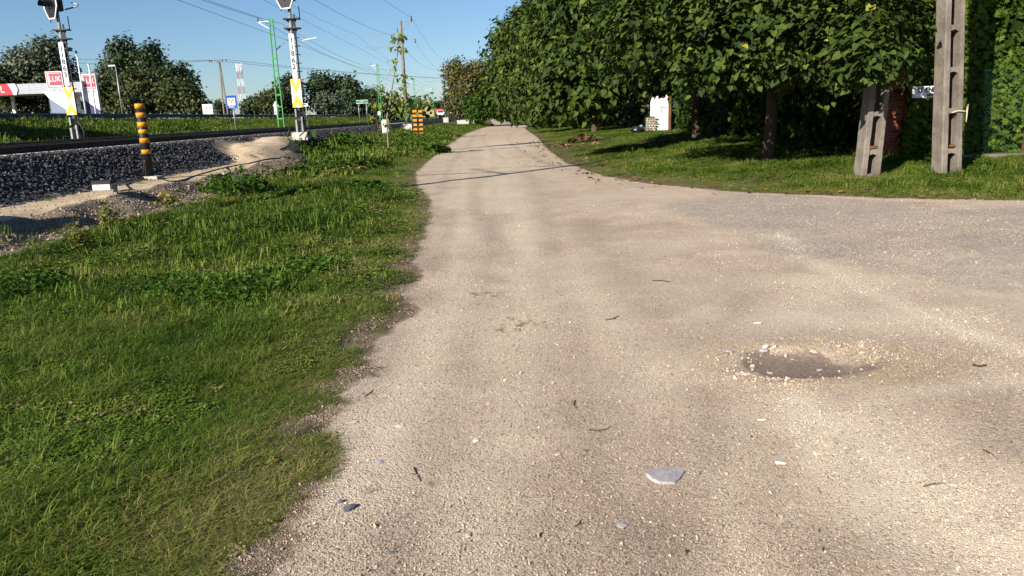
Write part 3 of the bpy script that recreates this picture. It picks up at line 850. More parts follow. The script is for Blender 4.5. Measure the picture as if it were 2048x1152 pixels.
m = (x > xL(y) - .1) & (dR(x, y) < 0) & (pot_r(x, y) > 1.3) & (rng.uniform(size=n) < .25 + .9 * np.exp(-((x - xL(y) - .35) / .45) ** 2) + .35 * (fbm(x, y, .8, 68) > .55))
x, y = x[m], y[m]
s = np.exp(rng.normal(-4.85, .40, len(x))) * (1 + .03 * y)
rocks('loose_stones', np.stack([x, y, hgt(x, y) - s * .12], 1), s, np.clip(rng.normal(.55, .25, len(x)), 0, 1), M_pebble, ROCKS, .5)
# stones on the eroded bank and the sand bench
n = 26000
y = 8.5 * (40 / 8.5) ** rng.uniform(size=n); u = rng.uniform(-8.5, -5.95, n); x = uX(u, y)
m = rng.uniform(size=n) < np.where(u < -7.35, 0.10, 0.95) * (0.4 + 0.8 * fbm(x, y, 1.2, 66))
x, y = x[m], y[m]
s = np.exp(rng.normal(-3.95, 0.35, len(x)))
rocks('bank_gravel', np.stack([x, y, hgt(x, y) + s * 0.2], 1), s, np.clip(rng.normal(.22, .18, len(x)), 0, 1), M_pebble, PEBS)

# ---------------------------------------------------------------- individual stones and litter on the track
STONES = [
    (1332, 950, .056, .032, .006, M_rockgrey, 'flat grey slab of broken stone lying on the track near the camera'),
    (699, 1021, .022, .016, .010, M_rockdark, 'dark blue grey stone at the grass edge beside a chipped black one'),
    (683, 1007, .012, .009, .010, M_rockdark, 'small chipped black stone touching the dark blue grey stone'),
    (1515, 648, .028, .015, .013, M_rockwhite, 'angular white stone lying alone beyond the pothole'),
    (1458, 704, .028, .019, .012, M_rockgrey, 'pinkish grey stone at the outer left rim of the pothole'),
    (1531, 695, .020, .014, .013, M_rockwhite, 'upper pale stone of the cluster on the pothole rim'),
    (1527, 703, .024, .015, .011, M_rockgrey, 'flat grey stone at the front of the cluster on the pothole rim'),
    (1548, 696, .013, .012, .014, M_rockwhite, 'knobbly pale stone at the right end of the cluster on the pothole rim'),
    (1556, 705, .009, .008, .008, M_rockcream, 'small round cream stone just inside the pothole beside the cluster'),
    (1629, 706, .020, .016, .014, M_rockcream, 'rounded cream stone at the far edge of the dark pothole bottom'),
    (1676, 694, .020, .012, .010, M_rockcream, 'pale cream stone on the far right rim of the pothole'),
    (1657, 699, .021, .011, .008, M_rockgrey, 'flat grey chip on the far right rim of the pothole beside a cream stone'),
    (1640, 742, .025, .013, .010, M_rockgrey, 'grey wedge shaped stone lying in the dark pothole bottom'),
    (1588, 722, .017, .010, .006, M_rockgrey, 'small flat pale stone in the middle of the pothole'),
    (1492, 750, .026, .015, .011, M_rockcream, 'cream lump of limestone on the near left rim of the pothole'),
    (1505, 735, .014, .010, .012, M_rockcream, 'small upright cream stone on the left rim of the pothole'),
    (1724, 708, .016, .012, .012, M_rockcream, 'cream stone in the tan grit right of the pothole'),
    (1728, 764, .020, .010, .008, M_rockgrey, 'pale stone lying right of the pothole towards the camera'),
    (1562, 927, .024, .012, .007, M_rockwhite, 'pale flat stone level with the grey slab, further right'),
    (1525, 840, .024, .012, .006, M_rockwhite, 'thin white stone chip between the pothole and the grey slab'),
    (1240, 1056, .022, .011, .004, M_rockgrey, 'half buried grey stone below the flat grey slab'),
    (785, 1109, .014, .008, .006, M_rockdark, 'small dark stone in the gravel at the bottom of the photo'),
    (935, 1072, .011, .010, .008, M_rockwhite, 'small whitish stone in the gravel near the bottom of the photo'),
    (706, 846, .022, .012, .007, M_rockwhite, 'whitish flat stone at the bite in the grass edge'),
    (1116, 911, .012, .008, .007, M_rockcream, 'small oval cream stone in mid track beyond the grey slab'),
    (952, 885, .012, .010, .008, M_rockwhite, 'small white stone in the loose gravel left of mid track'),
    (1010, 762, .012, .007, .006, M_rockcream, 'narrow cream chip in the gravel in front of the grass tufts'),
    (1106, 767, .011, .008, .007, M_rockcream, 'small cream stone in mid track left of the pothole'),
    (800, 856, .020, .010, .004, M_rockwhite, 'white flat fragment pressed into the gravel near the grass'),
    (760, 925, .022, .013, .004, M_rockgrey, 'grey violet stone pressed flat into gravel near the grass'),
]
for i, (px, py, a, b, hh, mt, lab) in enumerate(STONES):
    p = hit(px, py)
    r = np.random.default_rng(400 + i)
    bm = bmesh.new()
    for k in range(15):
        v = r.normal(size=3); v /= np.linalg.norm(v)
        v = np.sign(v) * np.abs(v) ** .75
        v = v / np.linalg.norm(v) * r.uniform(.8, 1.12)
        bm.verts.new((a * 1.55 * v[0], b * 1.8 * v[1], hh * (v[2] if v[2] > 0 else v[2] * .6)))
    bmesh.ops.convex_hull(bm, input=bm.verts[:])
    for v in [v for v in bm.verts if not v.link_faces]: bm.verts.remove(v)
    if i == 0:
        bm.clear()
        out = [(-.060, -.004), (-.052, -.03), (-.034, -.052), (.010, -.055), (.030, -.035), (.060, .012), (.052, .030), (.026, .034), (-.010, .024), (-.048, .020)]
        vb = [bm.verts.new((q[0] * 1.5, q[1] * 1.55, -.006)) for q in out]; vt = [bm.verts.new((q[0] * 1.44, q[1] * 1.48, .008 + .002 * r.uniform())) for q in out]
        bm.faces.new(vt); bm.faces.new(vb[::-1])
        for k in range(10): bm.faces.new((vb[k], vb[(k + 1) % 10], vt[(k + 1) % 10], vt[k]))
    me = bpy.data.meshes.new('stone'); bm.to_mesh(me); bm.free(); me.materials.append(mt)
    o = link('stone', me); o.location = (p.x, p.y, p.z + hh * .35)
    o.rotation_euler = (r.normal(0, .12), r.normal(0, .12), r.uniform(-.5, .5) if i else 0.05)
    tag(o, lab, 'stone', 'loose stones on the gravel track')

TWIGS = [([(1178, 862), (1195, 864), (1212, 860), (1221, 855)], .0035, 'curved dry twig in mid track above the grey slab'),
         ([(1150, 803), (1148, 812), (1154, 817)], .0030, 'small forked twig in mid track left of the long curved one'),
         ([(1150, 1058), (1158, 1052), (1163, 1042)], .0030, 'short hooked twig near the bottom of the photo'),
         ([(828, 936), (833, 950), (842, 966)], .0030, 'thin bent twig in the gravel near the grass edge'),
         ([(1847, 976), (1868, 972), (1889, 969)], .0032, 'straight brown twig on the bare track at right'),
         ([(1965, 903), (1980, 909), (1995, 920)], .0030, 'slim bent twig at the right border of the photo'),
         ([(1212, 641), (1225, 639), (1238, 633)], .0045, 'dry stalk in the middle of the track left of the white stone'),
         ([(1305, 562), (1322, 562), (1340, 565)], .0055, 'pale stick on the track beyond the pothole'),
         ([(730, 795), (738, 788), (748, 782)], .0032, 'twig lying at the grass edge by the bite'),
         ([(1945, 733), (1958, 736), (1972, 734)], .008, 'stubby brown stick on the track right of the pothole')]
for pts, rad, lab in TWIGS:
    P3 = [hit(*p) + Vector((0, 0, rad)) for p in pts]
    b = MB().tube(P3, [rad, rad * .8] + [rad * .5] * (len(P3) - 2), 6)
    b.tube([P3[1], P3[1] + (P3[-1] - P3[0]).cross(Vector((0, 0, .7))) * .3 + Vector((0, 0, .006))], rad * .5, 5)
    tag(b.build('twig', M_twig), lab, 'twig', 'dry twigs on the gravel track')

# ---------------------------------------------------------------- foliage engine
def cloud(lobes, n, clump=0.5, per=14, inner=0.12, seed=1, under=1.0):
    """points and outward normals of a lumpy crown made of ellipsoid lobes"""
    r = np.random.default_rng(seed)
    L = np.array(lobes, float)
    w = (L[:, 3] * L[:, 4] + L[:, 3] * L[:, 5] + L[:, 4] * L[:, 5]); w /= w.sum()
    nc = max(4, n // per)
    li = r.choice(len(L), nc * 3, p=w)
    d = nrm(r.normal(size=(nc * 3, 3)))
    c = L[li, :3]; rad = L[li, 3:6]
    q = np.where(r.uniform(size=nc * 3) < inner, r.uniform(.3, .85, nc * 3), 1 + r.normal(0, .10, nc * 3))
    lump = 1 + 0.22 * (np.array([noise.noise(Vector(tuple(v * 2.1)) + Vector((seed * 3.7, k, 0))) for v, k in zip(d, li)]))
    P = c + d * rad * (q * lump)[:, None]
    # drop what lies deep inside another lobe
    keep = np.ones(len(P), bool)
    for k in range(len(L)):
        e = (((P - L[k, :3]) / (L[k, 3:6] * 0.80)) ** 2).sum(1)
        keep &= ~((li != k) & (e < 1) & (r.uniform(size=len(P)) < .85))
    keep &= (d[:, 2] > -0.55) | (r.uniform(size=len(P)) < under)
    P = P[keep][:nc]; d = nrm(d[keep][:nc] / rad[keep][:nc])
    ctint = r.normal(0, 1, len(P))
    k = np.repeat(np.arange(len(P)), per)
    PP = P[k] + r.normal(0, clump * .5, (len(k), 3)) * np.array([1, 1, .75])
    return PP, d[k], ctint[k], r

def foliage_arrays(lobes, n, size, pv, pf, droop=0.5, seed=1, clump=.5, per=14, tint=.5, tvar=.16, tclump=.10, up=0.6, inner=.12, zmin=None, under=1.0, svar=.36):
    P, Nn, ct, r = cloud(lobes, n, clump, per, inner, seed, under)
    if zmin is not None:
        P[:, 2] = np.maximum(P[:, 2], zmin + r.uniform(0, .25, len(P)))
    m = len(P)
    normal = nrm(Nn + np.array([0, 0, up]) + r.normal(0, .55, (m, 3)))
    t0 = Nn + r.normal(0, .7, (m, 3)); t0[:, 2] -= droop * 1.6
    axis = t0 - normal * (t0 * normal).sum(1, keepdims=True)
    S = size * np.clip(r.normal(1, svar, m), .45, 1.7)
    T = np.clip(tint + r.normal(0, tvar, m) + ct * tclump, 0, 1)
    return P, frames(axis, normal), S, T

def foliage(name, mat, parent, loc, *a, **k):
    pv, pf = a[3], a[4]
    P, FR, S, T = foliage_arrays(*a, **k)
    V, Fq, TT = stamp(pv, pf, P - np.array(loc), FR, S, T)
    o = link(name, bigmesh(name, V, Fq, mat, dict(tint=TT)), parent)
    return o

def trunk_build(root, h, r0, lobes, loc, mat, seed=1, lean=(0, 0), nl=7):
    r = np.random.default_rng(seed + 900)
    loc = np.array(loc, float)
    top = np.array([lean[0], lean[1], h])
    pts = [np.array([0, 0, -.1]), np.array([0, 0, .12]) + top * .02, top * .35 + r.normal(0, .03, 3) * [1, 1, 0], top * .7 + r.normal(0, .05, 3) * [1, 1, 0], top]
    MB().tube(pts, [r0 * 1.5, r0 * 1.15, r0, r0 * .8, r0 * .55], 10).build('trunk', mat, root)
    b = MB()
    L = np.array(lobes)
    for k in range(nl):
        l = L[r.integers(len(L))]
        e = l[:3] + nrm(r.normal(size=3)) * l[3:6] * .75 - loc
        s = top * r.uniform(.45, .95)
        mid = (s + e) / 2 + r.normal(0, .15, 3) + np.array([0, 0, .15 * h * .3])
        b.tube([s, mid, e], [r0 * .38, r0 * .22, r0 * .07], 6)
    b.build('limb', mat, root)

# ---------------------------------------------------------------- railway
def rail_profile(w=1.0):
    return [(-.065, 0), (.065, 0), (.065, .012), (.012, .03), (.012, .118), (.034, .128), (.034, .16), (-.034, .16), (-.034, .128), (-.012, .118), (-.012, .03), (-.065, .012)]
ys = list(np.linspace(-30, 90, 13)) + [160, 300, 700]
def track(u0, lab):
    root = thing('railway_track', lab, 'railway track', (uX(u0, 0), 0, 1.05), 0, 'double railway tracks')
    prof = rail_profile()
    for s in (-.75, .75):
        vs = []; fs = []; n = len(prof)
        for y in ys:
            for (px, pz) in prof: vs.append((s + px - U_K * y, y, pz + .03))
        for i in range(len(ys) - 1):
            for k in range(n):
                fs.append((i * n + k, i * n + (k + 1) % n, (i + 1) * n + (k + 1) % n, (i + 1) * n + k))
        r_ = MB().add(vs, fs).build('rail', M_rail, root)
        h = MB()
        for i in range(len(ys) - 1):
            h.bar((s - U_K * ys[i], ys[i], .192), (s - U_K * ys[i + 1], ys[i + 1], .192), .05, .003)
        h.build('rail_head', M_railtop, r_)
    sl = MB()
    slab_y = np.arange(4, 100, .6)
    me = MB().box((0, 0, 0), (2.5, .26, .16)).mesh('sleeper', M_cream)
    for y in slab_y:
        o = link('sleeper', me, root); o.location = (-U_K * y, y, -.04)
    return root
track(-11.6, 'dark rusty railway track nearest the dirt road on black ballast')
track(-15.6, 'railway track further from the dirt road, behind the near one')

# ---------------------------------------------------------------- text
def text_mesh(parent, name, s, size, mat, loc, rot, align='CENTER', width=1.0, depth=.004, bold=0.0):
    c = bpy.data.curves.new(name, 'FONT')
    c.body = s; c.size = size; c.offset = bold; c.align_x = align; c.align_y = 'CENTER'; c.extrude = depth
    t = bpy.data.objects.new(name, c)
    col.objects.link(t)
    dg = bpy.context.evaluated_depsgraph_get()
    me = bpy.data.meshes.new_from_object(t.evaluated_get(dg))
    bpy.data.objects.remove(t)
    me.name = name
    me.materials.clear(); me.materials.append(mat)
    o = link(name, me, parent)
    o.location = loc; o.rotation_euler = rot; o.scale = (width, 1, 1)
    return o
FACE = (R(90), 0, 0)                    # text standing up, read from -Y

# ---------------------------------------------------------------- signals
def signal(px, py, Y, number, head_rot, zk, lab, zbase=1.0):
    p = at(px, py, Y)
    z0 = zbase
    root = thing('railway_signal', lab, 'railway signal', (p.x, Y, z0), 0, 'railway signals beside the tracks')
    Z = lambda key: zk[key] - z0
    MB().tube([(0, 0, -.3), (0, 0, Z('head0') + .9)], .062, 10).build('mast', M_grey, root)
    MB().box((0, 0, .02), (.62, .62, .3)).build('base_block', M_cream, root)
    cab = MB().box((-.11, -.1, .42), (.07, .2, .50)).box((-.10, -.1, .93), (.06, .18, .30)).box((.12, -.1, .45), (.06, .2, .65))
    cab.build('cable_cabinet', M_galv, root)
    g = MB().tube([(.2, -.12, 1.0), (.42, -.2, .5), (.36, -.25, .05)], .03, 6)
    g.tube([(.2, -.12, .2), (.3, -.4, .25), (.05, -.5, .02)], .025, 6).tube([(-.05, -.1, .3), (-.35, -.35, .35), (-.45, -.4, 0)], .025, 6)
    g.build('cable', M_cable, root)
    # chevron board
    b0, b1 = Z('board0'), Z('board1'); w = .40; hb = b1 - b0
    bd = MB().box((0, -.11, (b0 + b1) / 2), (w, .03, hb)).build('marker_board', M_white, root)
    zm = (b0 + b1) / 2 - .02
    for sgn, zc in ((1, b1), (-1, b0)):
        c = MB(); t_ = .12
        tip = zm + sgn * .03
        for sx in (-1, 1):
            e0, e1 = (sx * w * .5, zc), (sx * (w * .5 - t_), zc)
            q = [e0, (sx * w * .5, zc - sgn * t_ * .9), (0, tip), (0, tip + sgn * t_ * 2.0), e1]
            c.prism(q, -.1345, -.127)
        c.build('chevron', M_signyellow, bd)
    n0, n1 = Z('num0'), Z('num1')
    nb = MB().box((0, -.095, (n0 + n1) / 2), (.19, .05, n1 - n0)).build('number_board', M_white, root)
    ch = .25
    zt = n1 - .25
    for k, d in enumerate(number):
        text_mesh(nb, 'number', d, .27, M_black, (0, -.124, zt - k * ch), FACE, bold=.005)
    # ladder behind the mast, on the right
    ld = MB()
    ld.bar((.16, -.02, .4), (.16, -.02, Z('head0') - .2), .05)
    ld.build('ladder_rail', M_black, root)
    me_r = MB().box((0, 0, 0), (.20, .03, .035)).mesh('ladder_rung', M_black)
    for k in range(int((Z('head0') - .8) / .32)):
        o = link('ladder_rung', me_r, root); o.location = (.19, -.02, .6 + k * .32)
    for key in ('br0', 'br1'):
        if key in zk:
            MB().box((.05, .02, Z(key)), (.62, .3, .045)).prism([(-.2, Z(key) - .02), (.25, Z(key) - .02), (.08, Z(key) - .3)], -.02, .02).build('bracket', M_black, root)
    lp = MB().tube([(.36, .05, Z('br1') + .02), (.36, .05, Z('head0') + .1)], .018, 6).tube([(-.33, .05, Z('br1') + .3), (-.33, .05, Z('head0') + .2)], .018, 6)
    lp.build('hand_rail', M_black, root)
    hb_ = MB().tube([(.3, .05, Z('head0') + .35), (.78, .05, Z('head0') + .45), (.86, .05, Z('head0') + .52), (.6, .05, Z('head0') + .6)], .03, 6)
    hb_.build('lamp_arm', M_galv, root)
    # head
    hz = Z('head0')
    Mr = Matrix.Rotation(head_rot, 3, 'Z')
    sh = [(-.20, hz), (.20, hz), (.42, hz + .42), (.42, hz + 2.35), (.2, hz + 2.6), (-.2, hz + 2.6), (-.42, hz + 2.35), (-.42, hz + .42)]
    off = Mr @ Vector((0, -.22, 0))
    def mv(b):
        b.v = [tuple(Vector(v) + off) for v in b.v]; return b
    head = mv(MB().prism([(x * 1.0, z) for x, z in sh], 0, .05, Mr)).build('backboard', M_black, root)
    e = MB()
    for i in range(8):
        a_, b_ = sh[i], sh[(i + 1) % 8]
        e.bar(Mr @ Vector((a_[0], -.01, a_[1])), Mr @ Vector((b_[0], -.01, b_[1])), .04, .04)
    mv(e).build('border', M_white, head)
    for k in range(4):
        zc = hz + .5 + k * .52
        pts = []
        h = MB(); vs = []; fs = []
        for j in range(9):
            an = math.pi * (-.08 + 1.16 * j / 8)
            for (yy, sc, dz) in ((-.02, 1, 0), (-.40, .86, .0)):
                vs.append(Mr @ Vector((.19 * sc * math.cos(an), yy, zc + .19 * sc * math.sin(an) + dz)))
        for j in range(8):
            fs.append((2 * j, 2 * j + 1, 2 * j + 3, 2 * j + 2))
        h.add(vs, fs, True)
        mv(h).build('hood', M_black, root)
        ln = MB().tube([Mr @ Vector((0, -.015, zc)), Mr @ Vector((0, -.03, zc))], .13, 16)
        mv(ln).build('lens', M_glass, root)
    bx = MB()
    for k in range(4):
        bx.box(Mr @ Vector((.05, .22, hz + .5 + k * .52)), (.34, .3, .42), Mr)
    mv(bx).build('lamp_housing', M_black, root)
    return root

K2 = dict(head0=zz(581, 18, 31), br0=zz(582, 57, 31), br1=zz(580, 38, 31), num1=zz(583, 68, 31), num0=zz(594, 157, 31), board1=zz(595, 158, 31), board0=zz(598, 215, 31))
signal(603, 270, 31, '11862', R(-20), K2, 'white numbered railway signal mast standing on the sand heap, nearer the dirt road')
K1 = dict(head0=zz(120, 38, 31.5), br0=zz(127, 78, 31.5), br1=zz(125, 60, 31.5), num1=zz(130, 85, 31.5), num0=zz(141, 172, 31.5), board1=zz(143, 174, 31.5), board0=zz(149, 230, 31.5))
signal(155, 275, 31.5, '11863', R(-30), K1, 'white numbered railway signal mast beyond both tracks in front of the filling station')

# ---------------------------------------------------------------- black and yellow post with cabinet and cables
p = hit(300, 357)
YB = p.y
post = thing('marker_post', 'black tubular post with yellow bands on a concrete pad by the ballast', 'post', p)
ztop = zz(290, 206, YB) - p.z
MB().tube([(0, 0, .03), (0, 0, ztop)], .112, 20).build('tube', M_black, post)
for (a, b) in ((207, 217), (225, 235), (244, 254), (259, 267), (276, 286), (299, 308)):
    z1, z0 = zz(290, a, YB) - p.z, zz(290, b, YB) - p.z
    MB().tube([(0, 0, z0), (0, 0, z1)], .115, 20).build('band', M_yellow, post)
MB().box((0.02, -.02, .0), (.52, .42, .12)).build('pad', M_cream, post)
MB().tube([(-.03, -.135, .42), (-.05, -.16, .2), (-.12, -.22, .05)], .008, 5).tube([(0, -.135, .42), (.0, -.2, .05)], .008, 5).build('wire', M_wire, post)
MB().box((-.02, -.115, .43), (.035, .03, .05)).build('red_clamp', M_rust, post)
p = hit(222, 388)
YC = p.y
cab = thing('trackside_cabinet', 'small low trackside box with black lid and white front on sand', 'cabinet', p)
zc1 = zz(212, 361, YC) - p.z; zc0 = zz(212, 379, YC) - p.z
zm = zz(212, 367, YC) - p.z
MB().box((-.12, 0, (zm + zc0) / 2), (.34, .2, zm - zc0)).build('housing', M_white, cab)
MB().box((-.11, 0, (zc1 + zm) / 2), (.38, .24, zc1 - zm)).build('lid', M_black, cab)
MB().box((.09, .02, (zc0 - .1) / 2 + .03), (.06, .06, zc0 + .2)).build('leg', M_grey, cab)
def cable(pts, rad, lab):
    P3 = [hit(*q) + Vector((0, 0, rad * .8)) for q in pts]
    Q = []
    for i in range(len(P3) - 1):
        for k in range(5): Q.append(P3[i].lerp(P3[i + 1], k / 5))
    Q.append(P3[-1])
    Q = [Vector((q.x, q.y, max(gz(q.x, q.y) + rad * .7, q.z - .03))) for q in Q]
    tag(MB().tube(Q, rad, 6).build('cable', M_cable), lab, 'cable', 'black cables on the sand bench')
cable([(238, 384), (262, 380), (252, 371), (268, 364), (286, 358)], .017, 'short black cable looping from the low trackside box to the banded post')
cable([(322, 358), (345, 364), (372, 359), (405, 348), (440, 338), (480, 330), (520, 322), (556, 317), (584, 316)], .017, 'long black cable snaking along the sand from the banded post towards the signal')
cable([(262, 381), (285, 392), (310, 399), (350, 402)], .015, 'black cable trailing from the trackside box down the pebbly bank')
cable([(578, 278), (580, 287), (573, 294), (560, 300)], .017, 'black cable coming down the sand heap below the signal')

# ---------------------------------------------------------------- catenary masts and wires
def green_mast(px, py, pxt, pyt, Y, lab, arms=True):
    b = at(px, py, Y); z0 = .62
    H = zz(pxt, pyt, Y) - z0
    root = thing('catenary_mast', lab, 'mast', (b.x, Y, z0), 0, 'green lattice catenary masts')
    w0, w1 = .46, .26
    for s in (-1, 1):
        MB().bar((s * w0 / 2, 0, -.2), (s * w1 / 2, 0, H), .07, .16, Vector((0, 1, 0))).build('leg', M_green, root)
    n = 10
    for k in range(n):
        z = H * (.04 + .94 * k / (n - 1)); w = w0 + (w1 - w0) * z / H
        MB().box((0, -.02, z), (w - .05, .10, .10 if k < n - 1 else .2)).build('rung', M_green, root)
    if arms:
        a = MB().bar((-.1, 0, H - .15), (-1.05, 0, H - .2), .06).bar((-1.0, 0, H - .22), (-.12, 0, H - .75), .05)
        a.build('feeder_bracket', M_white, root)
        MB().tube([(-1.0, 0, H - .2), (-1.0, 0, H + .15)], .05, 8).build('insulator', M_ceramic, root)
        zc = 7.9 - z0
        a = MB().bar((.12, 0, zc - .75), (2.55, 0, zc + 1.1), .055).bar((1.05, 0, zc - .05), (3.5, 0, zc + .12), .045).bar((.12, 0, zc + 1.35), (2.55, 0, zc + 1.2), .03)
        a.build('cantilever', M_grey, root)
        MB().bar((2.3, 0, zc - .06), (3.45, 0, zc + .12), .05).build('steady_arm', M_white, root)
        MB().tube([(.12, 0, zc - .75), (.55, 0, zc - .42)], .05, 8).build('insulator', M_ceramic, root)
    return root
green_mast(563, 250, 541, 38, 62, 'nearest green lattice mast, left of the closer signal')
green_mast(762, 234, 753, 128, 122, 'second green lattice mast, left of the leafy sapling')
green_mast(832, 233, 827, 160, 182, 'third green lattice mast, behind the yellow and black boards')
green_mast(868, 233, 865, 176, 242, 'farthest and palest green lattice mast, left of the distant concrete mast')

def conc_mast(px, py, pxt, pyt, Y, lab, XY=None, zb=None):
    if XY is None:
        b = at(px, py, Y); X_ = b.x; H = zz(pxt, pyt, Y)
    else:
        X_, Y = XY; H = 10.4
    z0 = gz(X_, Y) if zb is None else zb
    H -= z0
    root = thing('catenary_mast', lab, 'mast', (X_, Y, z0), 0, 'round concrete catenary masts')
    MB().tube([(0, 0, 0), (0, 0, H)], [.19, .12] if XY is None else [.15, .12], 14).build('pole', M_conc, root)
    MB().box((0, 0, .35), (.95, .95, .9)).build('footing', M_cream, root)
    MB().bar((0, 0, H - .12), (1.05, 0, H - .06), .07).bar((.05, 0, H - .85), (.9, 0, H - .12), .05).build('feeder_bracket', M_grey, root)
    MB().tube([(1.0, 0, H - .1), (1.0, 0, H + .35)], .07, 8).build('insulator', M_ceramic, root)
    MB().bar((-.1, 0, H - 1.35), (-.95, 0, H - 1.35), .07).bar((.1, 0, H - 1.6), (1.3, 0, H - 1.6), .07).build('cross_arm', M_grey, root)
    MB().tube([(-.9, 0, H - 1.5), (-.9, 0, H - 1.2)], .06, 8).tube([(1.25, 0, H - 1.95), (1.25, 0, H - 1.6)], .05, 8).build('insulator', M_ceramic, root)
    zc = 8.0 - z0
    MB().bar((-.1, 0, zc - .5), (-3.0, 0, zc + 1.0), .055).bar((-.3, 0, zc + .0), (-3.6, 0, zc + .0), .045).bar((-.1, 0, zc + 1.1), (-3.6, 0, zc + 1.15), .03).bar((-1.6, 0, zc + .02), (-2.9, 0, zc - .22), .04).build('cantilever', M_grey, root)
    MB().tube([(-.1, 0, zc - .5), (-.6, 0, zc - .24)], .06, 8).build('insulator', M_ceramic, root)
    return root, Vector((X_, Y, z0 + H))
c1, ct1 = conc_mast(815, 258, 797, 42, 72, 'round concrete catenary mast rising behind the leafy sapling')
c2, ct2 = conc_mast(892, 240, 886, 125, 142, 'distant round concrete catenary mast left of the brown tree', zb=.7)
c0, ct0 = conc_mast(0, 0, 0, 0, 0, 'concrete catenary mast beside the ballast whose shadow crosses the road', XY=(-9.62, 9.4))

def wire(pts, lab, rad=.014, sag=0.0):
    Q = []
    for i in range(len(pts) - 1):
        a, b = Vector(pts[i]), Vector(pts[i + 1])
        for k in range(8):
            t_ = k / 8
            q = a.lerp(b, t_); q.z -= sag * 4 * t_ * (1 - t_)
            Q.append(q)
    Q.append(Vector(pts[-1]))
    tag(MB().tube(Q, rad, 5, False).build('overhead_wire', M_wire), lab, 'wire', 'overhead railway wires')
def uline(u, z, ys_):
    return [(uX(u, y), y, z) for y in ys_]
SUP = (-8, 12.7, 72, 142, 212)
SUPG = (-58, 2, 62, 122, 182, 242)
wire([(uX(-11.6 + .25 * (-1) ** k, y), y, 8.0) for k, y in enumerate(SUP)], 'contact wire over the near railway track', .0085)
wire(uline(-11.6, 9.25, SUP), 'sagging carrier wire over the near railway track', .0075, .7)
wire([(uX(-15.6 + .25 * (-1) ** k, y), y, 7.9) for k, y in enumerate(SUPG)], 'contact wire over the far railway track', .011)
wire(uline(-15.6, 9.1, SUPG), 'sagging carrier wire over the far railway track', .012, .7)
gm = at(563, 250, 62); 
zf = zz(541, 38, 62) + .12
wire([(gm.x - 1.0 + 3.2, -58, zf), (gm.x + .55, 2, zf), (gm.x - 1.0, 62, zf), (at(762, 234, 122).x - 1.0, 122, zf - .5), (at(832, 233, 182).x - 1, 182, zf - .8)], 'feeder wire on the white brackets of the green masts', .015, .6)
d0 = Vector((1.0, 0, .3)); d1 = Vector((-.9, 0, -1.2)); d2 = Vector((1.25, 0, -1.95))
wire([ct0 + d0, ct1 + d0, ct2 + d0], 'top feeder wire between the tips of the concrete masts', .010, 1.0)
wire([ct0 + d1, ct1 + d1, ct2 + d1], 'feeder wire on the track side cross arms of the concrete masts', .010, 1.0)
wire([ct1 + d2, ct2 + d2], 'thin wire on the road side cross arms of the concrete masts', .009, 1.0)

# ---------------------------------------------------------------- guard rail along the highway
gr = thing('guard_rail', 'long steel guard rail darkened for shade, on posts along the highway bank', 'guard rail', (0, 0, 0))
b = MB()
prof = [(0, -.155), (.03, -.12), (.075, -.09), (.075, -.05), (.02, -.015), (.02, .015), (.075, .05), (.075, .09), (.03, .12), (0, .155), (-.01, .155), (-.01, -.155)]
gy_ = [18, 40, 70, 110, 170, 260, 420]
vs = []; fs = []; n = len(prof)
for y in gy_:
    for (a, c) in prof: vs.append((uX(-26.9, y) + a, y, 2.50 + c))
for i in range(len(gy_) - 1):
    for k in range(n): fs.append((i * n + k, (i + 1) * n + k, (i + 1) * n + (k + 1) % n, i * n + (k + 1) % n))
MB().add(vs, fs).build('beam', M_darkrail, gr)
me = MB().box((0, 0, 0), (.10, .06, 1.0)).mesh('post', M_galv)
for y in np.arange(36, 250, 2.0):
    o = link('post', me, gr); o.location = (uX(-27.0, y) + .0, y, 2.12)
for y in np.arange(36, 150, 2.0):
    o = link('spacer', bpy.data.meshes.get('spacer') or MB().box((0, 0, 0), (.08, .07, .06)).mesh('spacer', M_galv), gr); o.location = (uX(-26.9, y) + .02, y, 2.69)

# ---------------------------------------------------------------- filling station
def lz(x, y): return gz(x, y)
Yp = 95
def pylon(x0, x1, ytop, lab, lower, Y):
    a = at(x0, 160, Y); c = at(x1, 160, Y)
    w = (c.x - a.x)
    # width at the middle of the leaning picture edges
    root = thing('station_pylon', lab, 'sign', ((a.x + c.x) / 2 + .25, Y, gz(a.x, Y)), 0, 'filling station pylons')
    z0 = root.location.z
    H = zz((x0 + x1) / 2, ytop, Y) - z0
    h = w / 2
    zt = H
    zk = .60 * H                 # wedge height on the left
    zr = .17 * H + .12 * H
    MB().prism([(-h, 0), (h, 0), (h, zr), (-h, zk - .08 * H)], -.2, .2).build('lower_panel', lower, root)
    MB().prism([(-h, zk - .08 * H + .03), (h, zr + .03), (h, zt), (-h, zt), (-h, zk + .05 * H), (-h - .62, zk + .05 * H)], -.22, .22).build('upper_panel', M_white, root)
    MB().box((0, -.02, .3), (2 * h + .1, .5, .4)).build('plinth', M_white, root)
    s = h * .86
    zc = zt - h * 1.0
    lg = MB()
    t_ = s * .12
    lg.box((0, -.225, zc + s), (2 * s, .02, t_)).box((0, -.225, zc - s), (2 * s, .02, t_)).box((-s, -.226, zc), (t_, .02, 2 * s)).box((s, -.226, zc), (t_, .02, 2 * s))
    lg.box((s * .1, -.2235, zc + s * .06), (1.65 * s, .02, 1.62 * s))
    lgo = lg.build('emblem', M_logo, root)
    text_mesh(root, 'emblem_lettering', 'LUK', s * 1.12, M_white, (s * .12, -.24, zc + .1 * s), FACE, width=.82)
    text_mesh(root, 'lettering', 'LUKOIL', s * .62, M_logo, (0, -.235, zc - s * 1.42), FACE, width=.86)
pylon(90, 123, 143, 'white station pylon with pale blue grey foot, left of the far signal', M_panel, 95)
